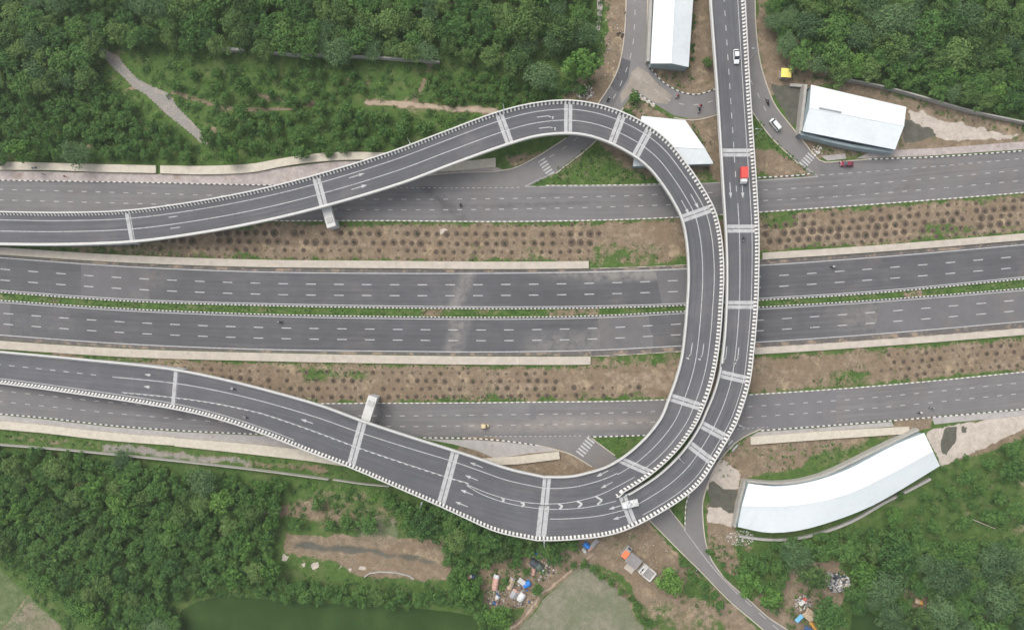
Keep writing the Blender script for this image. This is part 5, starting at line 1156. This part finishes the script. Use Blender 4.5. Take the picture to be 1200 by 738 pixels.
forced((635, 86, 19, 'grey'), (606, 70, 17, 'olive'), (575, 62, 13, 'olive'), (548, 63, 10, 'olive'), (683, 74, 19, 'bright'), (662, 30, 19, 'olive'), (614, 28, 19, 'olive'), (588, 14, 16, 'olive'), (85, 179, 15, 'grey'), (22, 176, 15, 'bright'), (240, 156, 9, 'bright'), (204, 98, 7, 'bright'), (223, 86, 6, 'bright'), (284, 100, 12, 'bright'),
    (235, 565, 15, 'grey'), (139, 540, 11, 'grey'), (786, 684, 16, 'bright'), (957, 680, 17, 'olive'), (880, 685, 15, 'bright'), (905, 704, 13, 'bright'), (975, 725, 21, 'dark'), (1053, 653, 21, 'dark'), (1017, 676, 15, 'bright'), (1000, 697, 9, 'bright'), (1045, 692, 21, 'grey'), (1120, 680, 22, 'grey'), (1175, 662, 20, 'grey'), (1180, 705, 19, 'grey'), (1110, 722, 20, 'grey'),
    (1150, 715, 9, 'olive'), (1028, 650, 12, 'olive'), (1052, 607, 11, 'bright'), (1097, 620, 8, 'bright'), (1133, 615, 9, 'bright'), (1163, 606, 9, 'bright'), (1178, 609, 9, 'bright'), (1136, 562, 9, 'bright'), (1120, 579, 8, 'bright'), (1163, 545, 8, 'bright'), (1176, 586, 7, 'bright'), (1152, 575, 6, 'bright'), (1120, 594, 5, 'bright'), (1193, 552, 14, 'dark'), (1192, 528, 11, 'dark'), (1195, 600, 10, 'dark'), (1130, 645, 9, 'bright'), (1112, 640, 8, 'bright'), (1160, 645, 8, 'bright'), (1085, 640, 8, 'bright'),
    (925, 50, 13, 'grey'), (950, 28, 15, 'grey'), (985, 60, 19, 'dark'), (1010, 40, 16, 'grey'), (1045, 20, 19, 'grey'), (1005, 75, 12, 'bright'), (1052, 52, 17, 'olive'), (1095, 32, 19, 'dark'), (1130, 60, 18, 'olive'), (1112, 88, 14, 'bright'), (1137, 110, 13, 'olive'), (1172, 105, 10, 'bright'), (1165, 30, 17, 'olive'), (1190, 48, 12, 'grey'), (1080, 70, 12, 'bright'), (1044, 97, 7, 'bright'), (1076, 103, 5, 'bright'), (1087, 99, 5, 'bright'), (1160, 85, 9, 'olive'),
    (831, 71, 6, 'dark'), (745, 112, 7, 'bright'), (736, 132, 7, 'bright'), (440, 700, 13, 'olive'), (457, 590, 9, 'bright'), (370, 592, 8, 'bright'), (345, 616, 8, 'bright'), (430, 616, 11, 'dark'), (405, 614, 9, 'bright'), (385, 617, 7, 'bright'), (533, 635, 14, 'olive'), (495, 618, 16, 'dark'), (553, 612, 14, 'dark'), (575, 635, 15, 'dark'), (588, 650, 12, 'olive'), (640, 645, 13, 'dark'), (650, 655, 11, 'dark'), (606, 660, 7, 'dark'), (617, 672, 5, 'bright'), (560, 650, 10, 'dark'), (592, 683, 5, 'dark'), (630, 693, 7, 'olive'), (672, 640, 8, 'dark'), (537, 668, 7, 'bright'), (548, 692, 12, 'bright'), (585, 725, 14, 'bright'), (318, 585, 9, 'bright'), (325, 570, 9, 'olive'))
REG = [  # polygon, (rmin, rmax), kinds, fill (spacing factor)
 ([(-30, -25), (700, -25), (704, 10), (702, 45), (650, 50), (590, 56), (530, 62), (430, 58), (300, 56), (200, 50), (130, 40), (112, 48), (100, 90), (55, 100), (-30, 95)], (12, 18), ['olive', 'dark', 'olive', 'grey', 'dark'], .80),
 ([(30, 50), (98, 70), (92, 100), (30, 80)], (11, 15), ['grey', 'dark'], .9),
 ([(-30, 95), (110, 85), (150, 125), (160, 160), (150, 185), (-30, 185)], (6.5, 10.5), ['bright', 'olive', 'bright', 'dark', 'olive'], 1.0),
 ([(150, 130), (222, 165), (225, 182), (150, 182)], (5, 8), ['bright', 'dark'], 1.15),
 ([(245, 80), (420, 78), (430, 112), (300, 120), (255, 112)], (5, 9), ['dark', 'bright', 'bright'], 1.5),
 ([(330, 125), (470, 125), (500, 148), (460, 165), (380, 178), (255, 182), (250, 130)], (6, 10.5), ['bright', 'dark', 'bright', 'bright'], 1.25),
 ([(500, 85), (600, 88), (640, 110), (600, 118), (510, 115)], (4, 7), ['dark', 'bright'], 1.1),
 ([(640, 100), (700, 70), (702, 95), (660, 120)], (5, 8), ['dark', 'bright'], 1.3),
 ([(905, -25), (1230, -25), (1230, 120), (1170, 120), (1060, 95), (985, 85), (930, 62), (905, 30)], (10, 17), ['dark', 'olive', 'grey', 'dark'], .80),
 ([(1095, 60), (1230, 50), (1230, 135), (1190, 130), (1120, 112)], (6, 9), ['bright', 'olive'], .95),
 ([(-30, 540), (110, 545), (240, 560), (310, 572), (330, 600), (310, 640), (320, 680), (260, 690), (205, 700), (185, 730), (100, 730), (50, 690), (10, 655), (-30, 650)], (7.5, 14), ['olive', 'bright', 'olive', 'bright', 'dark'], .88),
 ([(-30, 528), (120, 538), (120, 550), (-30, 545)], (6, 9), ['dark', 'bright'], 1.0),
 ([(95, 690), (200, 690), (205, 760), (110, 760)], (10, 14), ['grey', 'dark'], .9),
 ([(300, 680), (380, 690), (480, 697), (560, 700), (570, 715), (480, 712), (300, 703)], (6, 10), ['dark', 'bright', 'dark'], .95),
 ([(460, 585), (640, 632), (660, 640), (600, 665), (540, 655), (480, 628)], (9, 14), ['dark', 'dark', 'olive'], .80),
 ([(520, 655), (560, 660), (565, 735), (535, 715)], (7, 10), ['dark', 'bright'], .9),
 ([(870, 660), (905, 650), (925, 672), (905, 715), (880, 700)], (8, 12), ['bright', 'dark'], .95),
 ([(935, 645), (1000, 632), (1085, 630), (1230, 650), (1230, 770), (1060, 770), (1040, 720), (1000, 712), (1015, 690), (1000, 655), (930, 660)], (9, 18), ['grey', 'dark', 'grey', 'olive'], .82),
 ([(900, 640), (1000, 625), (1080, 618), (1080, 635), (950, 650)], (5, 9), ['dark', 'bright'], .95),
 ([(1060, 560), (1180, 520), (1190, 640), (1040, 632)], (4.5, 8), ['bright', 'bright', 'dark'], 2.0),
 ([(560, 712), (600, 716), (590, 760), (566, 760)], (8, 11), ['bright', 'dark'], .9),
 ([(650, 662), (690, 662), (745, 705), (765, 735), (750, 735), (735, 700), (690, 668)], (4, 6), ['dark', 'bright'], 1.1),
 ([(795, 655), (815, 665), (855, 712), (845, 720), (800, 675)], (4, 7), ['dark', 'bright'], 1.3),
 ([(826, 640), (850, 655), (870, 690), (850, 680)], (3.5, 5), ['dark', 'bright'], 1.8),
]
rg = random.Random(21)
NOGO = [POND, POND2, [(425, 113), (485, 116), (520, 120), (595, 126), (595, 140), (515, 133), (425, 125)], [(896, 66), (940, 66), (950, 108), (896, 108)], [(105, 45), (145, 60), (252, 170), (230, 172), (150, 100)], [(-30, 660), (0, 660), (80, 738), (60, 780), (-30, 780)], [(325, 618), (520, 630), (525, 685), (430, 678), (330, 672)], [(690, -60), (760, -60), (760, 120), (700, 120)], [(960, 655), (1003, 655), (1000, 700), (930, 735), (925, 695)], [(1062, 692), (1092, 692), (1092, 712), (1062, 712)], [(565, 660), (640, 655), (640, 700), (590, 712), (565, 705)]]
for poly, (r0, r1), kinds, fill in REG:
    xs = [p[0] for p in poly]; ys = [p[1] for p in poly]
    A_ = (max(xs)-min(xs))*(max(ys)-min(ys)); tries = int(A_/6)
    for _ in range(tries):
        x, y = rg.uniform(min(xs), max(xs)), rg.uniform(min(ys), max(ys))
        if not inpoly(x, y, poly): continue
        r = rg.uniform(r0, r1)*rg.choice([1, 1, .8])
        if any(inpoly(x, y, q) for q in NOGO): continue
        if any((x-a)**2+(y-b)**2 < ((r+c)*fill*.82)**2 for a, b, c, _k in TREES): continue
        TREES.append((x, y, r, rg.choice(kinds)))
TREES.sort(key=lambda q: -q[2] if (-8 < q[0] < 1208 and -8 < q[1] < 746) else 99)
print('trees', len(TREES))
MARKS = [('the top left corner', 15, 15), ('the upper end of the grey path', 110, 50), ('the middle of the grey path', 175, 100), ('the lower end of the grey path', 240, 168), ('the left end of the cream walkway', 15, 150), ('the cream walkway, upper left', 150, 188), ('the short wall right of the grey path', 262, 57),
 ('the top edge above the short wall', 250, 12), ('the left end of the long thin wall', 325, 60), ('the middle of the long thin wall', 415, 62), ('the right end of the long thin wall', 512, 70), ('the top edge, left of centre', 400, 10), ('the top edge near centre', 520, 10), ('the tan footpath', 500, 120), ('the right end of the tan footpath', 585, 125), ('the left part of the narrow footpath', 270, 125),
 ('the walkway under the loop', 400, 170), ('the loop lamp in the upper left woods', 475, 150), ('the top of the loop', 660, 105), ('the woods beside the top road', 680, 30), ('the stretch between two footpaths', 390, 95), ('the long white shed at the top', 800, 80), ('the left side of the upper right woods', 920, 30), ('the yellow booth', 930, 75), ('the gabled shed', 1000, 85), ('the top edge of the upper right woods', 1050, 10), ('the middle of the upper right woods', 1080, 60), ('the right part of the upper right wall', 1150, 115), ('the top right corner', 1190, 15), ('the right edge above the thin wall', 1190, 80),
 ('the left end of the lower boundary wall', 10, 545), ('the lower boundary wall near the left', 90, 540), ('the middle of the lower boundary wall', 190, 552), ('the right end of the lower boundary wall', 320, 570), ('the upper end of the small field', 10, 630), ('the small field at the lower left', 50, 680), ('the middle of the lower left woods', 130, 610), ('the left end of the bare strip', 320, 640), ('the pond corner at the lower left', 215, 705), ('the woods left of the pond', 140, 700), ('the wood left of the bare strip', 240, 640), ('the clearing above the bare strip', 400, 600), ('the pond bank below the bare strip', 400, 692), ('the right end of the bare strip', 525, 665), ('the pond bank, right end', 550, 710), ('the zebra parapet above the bare strip', 480, 600), ('the wide deck joint near the dark trees', 560, 625), ('the tarpaulin settlement', 600, 665), ('the lamp over the dark shack', 645, 645), ('the bottom edge beside the dirt track', 590, 730), ('the pale green field', 700, 680), ('the ruined hut', 785, 684), ('the fork of the lower slip roads', 820, 680),
 ('the slip road, lower right', 885, 690), ('the left end of the curved shed', 860, 650), ('the lower right shacks', 925, 690), ('the rubbish heap', 965, 665), ('the small dark pond, lower right', 1010, 715), ('the low wall under the curved shed', 1010, 630), ('the canvas shelter clearing', 1075, 690), ('the open grass right of the curved shed', 1120, 590), ('the fallen pale pole', 1155, 610), ('the right edge, beside the open grass', 1192, 560), ('the lower right corner', 1185, 725), ('the lower right woods', 1120, 690), ('the right edge above the corner', 1185, 665), ('the bottom edge right of the small pond', 1070, 725), ('the grass below the open meadow', 1100, 640)]
KW = dict(dark='dark-green', grey='grey-green', bright='bright', olive='olive')
groups = {}
N_IND = 298
inframe = [q for q in TREES if -12 < q[0] < 1212 and -12 < q[1] < 750]
ind = inframe[:N_IND]; rest = inframe[N_IND:]; outer = [q for q in TREES if q not in inframe]
for q in ind:
    x, y, r, k = q; s = 'large' if r > 13.5 else ('mid-sized' if r > 8.5 else 'small')
    mk = min(MARKS, key=lambda m_: (m_[1]-x)**2+(m_[2]-y)**2)[0]; groups.setdefault((s, k, mk), []).append(q)
ORD = ['leftmost', 'second', 'third', 'fourth', 'fifth', 'sixth', 'seventh', 'eighth']
def place_tree(x, y, r, k, n):
    rad = r*S*1.12; hgt = rad*1.25+1.2; p = W(x, y, 0); f = (H-hgt)/H
    return (p[0]*f, p[1]*f), rad, hgt
cnt = 0
for (s, k, mk), L in groups.items():
    L.sort()
    for j, (x, y, r, k) in enumerate(L):
        (X, Y), rad, hgt = place_tree(x, y, r, k, cnt)
        base = '%s %s tree by %s' % (s, KW[k], mk)
        lb = base if len(L) == 1 else ('%s %s %s tree%s by %s' % (ORD[min(j, 7)], s, KW[k], '' if j == 0 else ' from left', mk))
        if len(lb.split()) > 16: print('LONG', lb)
        t = thing('broadleaf_tree', lb, 'tree', (X, Y, 0), rg.uniform(0, 6.28), 'trees in the woods around the interchange')
        c = link('crown', KINDS[k][cnt % 3], t, (0, 0, hgt-rad*.78)); c.scale = (rad*rg.uniform(.88, 1.12), rad*rg.uniform(.88, 1.12), rad*rg.uniform(.75, 1.2)); c.rotation_euler = (0, 0, rg.uniform(0, 6.28))
        tr = link('trunk', TR[cnt % 3], t); tr.scale = (rad*1.1, rad*1.1, hgt*.72)
        cnt += 1
# the rest of the small crowns and everything below them: low growth as masses
def tris(cls, items):
    Q = []
    for x, y, r in items:
        pass
bushQ = {'leaf_low': [], 'leaf_bright': []}
np.random.seed(5)
small = {k: crown(90+j, 12, 60, .15, rc=(.28, .42)) for j, k in enumerate('abc')}
sk = list(small.values())
massQ = []
for j, (x, y, r, k) in enumerate(rest+outer):
    (X, Y), rad, hgt = place_tree(x, y, r, k, j); a = rg.uniform(0, 6.28); c_, s_ = math.cos(a), math.sin(a)
    q = sk[j % 3]*rad; q = np.stack([q[..., 0]*c_-q[..., 1]*s_+X, q[..., 0]*s_+q[..., 1]*c_+Y, q[..., 2]*1.1+hgt*.35], -1); massQ.append(q)
massQ = np.concatenate(massQ); mi = np.random.randint(0, 2, len(massQ))
o = stuff('thicket', quads_mesh('thicket', massQ, [M['leaf_dark'], M['leaf_bright']], np.repeat(np.random.randint(0, 2, len(rest+outer)), len(sk[0]))[:len(massQ)] if all(len(s_) == len(sk[0]) for s_ in sk) else None), 'young trees and thicket filling the gaps between the larger trees', 'thicket')
# undergrowth: low bushes and weeds wherever the woods floor is green
UG = [([(-40, -30), (705, -30), (705, 60), (700, 100), (640, 120), (580, 128), (520, 150), (440, 176), (330, 182), (240, 190), (-40, 186)], .030, (.6, 1.7)),
 ([(900, -30), (1240, -30), (1240, 150), (1190, 136), (1060, 104), (985, 88), (930, 62), (903, 30)], .022, (.6, 1.6)), ([(990, 96), (1130, 130), (1210, 148), (1210, 158), (1110, 140), (1065, 124)], .030, (.3, .8)),
 ([(-40, 500), (50, 506), (120, 518), (160, 522), (160, 528), (-40, 514)], .03, (.3, .7)), ([(-40, 528), (240, 550), (390, 568), (460, 575), (640, 634), (690, 640), (640, 668), (560, 705), (470, 706), (300, 698), (225, 700), (200, 740), (80, 740), (-40, 650)], .028, (.5, 1.5)),
 ([(300, 533), (400, 548), (470, 574), (380, 560), (290, 545)], .03, (.3, .7)), ([(530, 655), (690, 642), (600, 730), (560, 745)], .012, (.4, 1.0)),
 ([(868, 640), (930, 640), (1010, 622), (1080, 590), (1110, 560), (1215, 500), (1240, 760), (930, 760), (905, 710), (870, 680)], .024, (.4, 1.4)),
 ([(650, 655), (700, 662), (760, 720), (770, 750), (745, 720), (735, 700), (690, 668)], .05, (.4, 1.0)), ([(776, 660), (820, 670), (860, 715), (850, 728), (790, 700)], .03, (.4, 1.0)), ([(828, 625), (870, 640), (880, 690), (850, 672), (830, 645)], .05, (.3, .9)),
 ([(614, 218), (690, 172), (720, 190), (775, 214), (700, 216)], .05, (.3, .8)), ([(728, 130), (745, 108), (765, 125), (790, 138), (750, 138), (735, 150)], .05, (.3, .9)), ([(812, 145), (835, 180), (838, 200), (828, 188), (805, 148)], .05, (.4, .9)), ([(812, -20), (817, -20), (813, 70), (808, 76)], .10, (.5, 1.0)),
 ([(882, 132), (925, 180), (956, 204), (945, 203), (900, 172), (882, 165)], .07, (.25, .6)), ([(884, 192), (895, 200), (905, 206), (884, 208)], .08, (.25, .6)), ([(692, 512), (754, 510), (721, 532)], .09, (.2, .45)), ([(782, 594), (805, 588), (803, 617)], .10, (.2, .45)),
 ([(945, 160), (985, 170), (1000, 182), (960, 180)], .05, (.3, .7)), ([(838, 512), (880, 512), (870, 540), (850, 560), (840, 550)], .02, (.25, .6)), ([(880, 524), (1000, 515), (1070, 506), (1020, 535), (960, 555), (900, 560)], .028, (.25, .7)), ([(925, 70), (950, 85), (985, 95), (945, 100), (925, 92)], .04, (.3, .8)),
 ([(706, -20), (716, -20), (716, 20), (704, 60), (700, 30)], .04, (.3, .7)), ([(765, 84), (800, 84), (838, 100), (838, 103), (800, 105), (770, 88)], .025, (.3, .8)), ([(592, 180), (655, 164), (640, 176), (600, 194)], .03, (.3, .7)), ([(205, 700), (262, 690), (300, 697), (470, 706), (556, 718), (470, 709), (300, 700), (232, 703)], .09, (.3, .8))]
for a_, b_, dn in ((off(NS_B, 2), off(NS_B, 6), .07), (off(M1_T, -13), off(M1_T, -9.5), .05), (off(M2_B, 10.5), off(M2_B, 16), .06), (off(SS_T, -6), off(SS_T, -2), .06)):
    UG.append((band(a_, b_, -30, 1230, 40), dn, (.18, .45)))
UG.append((band(off(M1_B, 1.6), off(M2_T, -1.6), -30, 800, 40), .14, (.15, .38))); UG.append((band(off(M1_B, 1.6), off(M2_T, -1.6), 880, 1230, 20), .14, (.15, .38)))
UG.append((band(off(NS_B, 3), off(M1_T, -9), -20, 200, 12), .05, (.2, .55)))
UG.append(([(700, 285), (760, 285), (800, 296), (800, 306), (690, 306)], .012, (.2, .5))); UG.append(([(886, 250), (935, 247), (940, 262), (905, 272), (886, 262)], .02, (.2, .5))); UG.append(([(340, 435), (400, 430), (440, 436), (360, 446)], .05, (.2, .5))); UG.append(([(505, 463), (600, 463), (660, 466), (600, 470), (500, 470)], .07, (.2, .5)))
UG.append(([(950, 445), (1010, 425), (1020, 440), (960, 455)], .05, (.2, .5)))
P_all = []; R_all = []
SKIP = [POND, POND2]+NOGO[4:7]+[[(425, 116), (485, 119), (520, 123), (595, 129), (595, 137), (515, 129), (425, 122)]]+[[(1060, 128), (1110, 138), (1110, 163), (1060, 168)], [(1085, 506), (1200, 486), (1102, 548)]]
for poly, dens, (a_, b_) in UG:
    xs = [p[0] for p in poly]; ys = [p[1] for p in poly]; n = int((max(xs)-min(xs))*(max(ys)-min(ys))*dens)
    xx = np.random.uniform(min(xs), max(xs), n); yy = np.random.uniform(min(ys), max(ys), n)
    for x, y in zip(xx, yy):
        if inpoly(x, y, poly) and not any(inpoly(x, y, q) for q in SKIP):
            w_ = math.sin(x*.21+1.3*math.sin(y*.17))*math.sin(y*.19+x*.05)
            if w_ < -.55+.35*np.random.random(): continue
            P_all.append(W(x, y, 0)[:2]); R_all.append(np.random.uniform(a_, b_))
print('bushes', len(P_all))
P_all = np.array(P_all); R_all = np.array(R_all); nb = len(P_all); per = np.clip((R_all*30).astype(int), 7, 46)
rep = np.repeat(np.arange(nb), per); n = len(rep); d = unit(n); d[:, 2] = np.abs(d[:, 2])
P = np.stack([P_all[rep, 0], P_all[rep, 1], np.zeros(n)], 1)+d*(R_all[rep]*np.random.uniform(.3, 1.05, n))[:, None]*np.array([1, 1, .85]); P[:, 2] += .05
print('undergrowth leaves', n)
stuff('undergrowth', quads_mesh('undergrowth', leaf_quads(P, d+np.array([0, 0, .5]), .24+.10*R_all[rep], .5), [M['leaf_low'], M['leaf_bright'], M['leaf_olive']], (np.array([0, 0, 0, 1, 2])[np.random.randint(0, 5, nb)])[rep]), 'low bushes, weeds and grass tufts over the verges and woods floor', 'undergrowth')

# ------------------------------------------------------------ planting pits with bare shrubs in the medians
def shrub_mesh(seed, n=46):
    np.random.seed(seed); a = np.random.uniform(0, 6.283, n); el_ = np.random.uniform(.35, 1.35, n); L = np.random.uniform(.6, 1.0, n); Q = []
    for k in range(n):
        d = np.array([math.cos(a[k])*math.cos(el_[k]), math.sin(a[k])*math.cos(el_[k]), math.sin(el_[k])*.7])*L[k]; s = np.array([-math.sin(a[k]), math.cos(a[k]), 0])*.024
        m_ = d*.5+np.array([0, 0, .06]); Q.append([-s+(0, 0, .02), s+(0, 0, .02), m_+s, m_-s]); Q.append([m_-s, m_+s, d+s*.5, d-s*.5])
        for j in range(3):
            b_ = m_+(d-m_)*np.random.random(); e = np.random.normal(size=3)*.16; e[2] = abs(e[2]); Q.append([b_-s*.6, b_+s*.6, b_+e+s*.4, b_+e-s*.4])
    return quads_mesh('shrub', np.array(Q), M['twig'])
SHM = [shrub_mesh(k) for k in range(3)]
def pit_mesh(seed):
    r = random.Random(seed); mb = MB(); n = 18; V = [(0, 0, .015)]
    prof = ((.3, .02), (.72, .03), (.92, .07), (1.08, .004))
    for rr_, z in prof:
        for j in range(n): a = j*2*math.pi/n; q = rr_*(1+r.uniform(-.07, .07)); V.append((q*math.cos(a), q*math.sin(a), z))
    F = [(0, 1+j, 1+(j+1) % n) for j in range(n)]
    for k in range(len(prof)-1):
        for j in range(n): F.append((1+k*n+j, 1+(k+1)*n+j, 1+(k+1)*n+(j+1) % n, 1+k*n+(j+1) % n))
    mb.add(V, F); return mb.mesh('soil_ring', [M['soil']], True)
PIT = [pit_mesh(k) for k in range(3)]
GREEN = [quads_mesh('sapling_leaves', crown(300+k, 5, 14, .34, rc=(.3, .45))*np.array([.42, .42, .5])+np.array([0, 0, .12]), M['leaf_low']) for k in range(2)]
pits = []
rp = random.Random(9)
def prow(f, x0, x1, step, r, region, skipx=()):
    x = x0+rp.uniform(0, 3)
    while x < x1:
        if not any(a <= x <= b for a, b in skipx) and rp.random() > .06:
            rr_ = r*rp.uniform(.68, 1.1)*(.6 if rp.random() < .10 else 1); pits.append((x+rp.uniform(-.9, .9), f(x)+rp.uniform(-.8, .8), rr_, region))
        x += step*rp.uniform(.94, 1.06)
lerp = lambda a, b, t: (lambda x: yat(a, x)*(1-t)+yat(b, x)*t)
nb_, nt_ = off(NS_B, 2), off(M1_T, -10)
for t, r, x0, x1 in ((.08, 2.3, 270, 700), (.30, 4.2, 210, 705), (.54, 4.2, 190, 700), (.76, 2.9, 110, 690), (.95, 2.2, 100, 690)): prow(lerp(nb_, nt_, t), x0, x1, 11.1, r, 'in the upper median left of the loop', ((384, 392),) if t < .4 else ())
for t, r in ((.14, 2.8), (.34, 3.9), (.54, 4.1), (.74, 4.0), (.92, 2.6)): prow(lerp(nb_, nt_, t), 895+rp.uniform(0, 6), 1225, 11.1, r, 'in the upper median right of the flyovers', ((900, 925),) if t < .3 else ())
sb_, st_ = off(M2_B, 10), off(SS_T, -2)
for t, r, x0, x1 in ((.25, 2.6, 180, 640), (.45, 3.0, 215, 655), (.65, 3.0, 250, 755), (.86, 2.9, 270, 745)): prow(lerp(sb_, st_, t), x0, x1, 11.0, r, 'in the lower median left of the loop', ((425, 445),) if t > .6 else ())
for t, r, x0 in ((.22, 2.6, 1040), (.42, 2.8, 1035), (.62, 2.8, 1030), (.82, 2.5, 1050)): prow(lerp(sb_, st_, t), x0, 1225, 11.0, r, 'in the lower median right of the flyovers')
rp.shuffle(pits); pits.sort(key=lambda q: -q[2]); print('pits', len(pits))
DK = {'in the upper median left of the loop': [], 'x': []}
for j, (x, y, r, region) in enumerate(pits[:298]):
    p = W(x, y, 0); big = 'wide' if r > 3.3 else 'small'
    t = thing('planting_pit', '%s dark round planting pit with bare shrub %s' % (big, region), 'planting pit', p, rp.uniform(0, 6.28), '%s planting pits %s' % (big, region))
    a = link('soil_ring', PIT[j % 3], t); a.scale = (r*S, r*S, 1); b = link('shrub', SHM[j % 3], t); b.scale = (r*S*.95, r*S*.95, r*S*.85)
    if rp.random() < .35: c = link('sapling_leaves', GREEN[j % 2], b)
Q = []
mb = MB()
for x, y, r, region in pits[298:]:
    p = W(x, y, 0); n = 10; V = [(p[0], p[1], .03)]+[(p[0]+r*S*math.cos(j*.6283)*rp.uniform(.85, 1.1), p[1]+r*S*math.sin(j*.6283)*rp.uniform(.85, 1.1), .012) for j in range(n)]
    mb.add(V, [(0, 1+j, 1+(j+1) % n) for j in range(n)], 0)
    for j in range(14):
        a = rp.uniform(0, 6.28); L_ = r*S*.9; s = .02; mb.add([(p[0]-s*math.sin(a), p[1]+s*math.cos(a), .03), (p[0]+s*math.sin(a), p[1]-s*math.cos(a), .03), (p[0]+L_*math.cos(a), p[1]+L_*math.sin(a), .3)], [(0, 1, 2)], 1)
stuff('small_planting_pits', mb.mesh('small_planting_pits', [M['soil'], M['twig']]), 'remaining small planting pits with twigs across the medians', 'planting pits')

# ------------------------------------------------------------ thin haze in the air between the drone and the ground
mb = MB().box((0, 0, (H+3-2.4)/2), (9000, 9000, H+3+2.4))
hm = bpy.data.materials.new('haze'); hm.use_nodes = True; ht = hm.node_tree; ht.nodes.remove(ht.nodes['Principled BSDF'])
hv = ht.nodes.new('ShaderNodeVolumePrincipled'); hv.inputs['Color'].default_value = (.90, .92, .90, 1); hv.inputs['Density'].default_value = .00017; hv.inputs['Anisotropy'].default_value = .2
ht.links.new(hv.outputs[0], ht.nodes['Material Output'].inputs['Volume'])
stuff('haze', mb.mesh('haze', [hm]), 'thin pale haze in the air over the whole interchange', 'haze')
SC.cycles.volume_bounces = 0
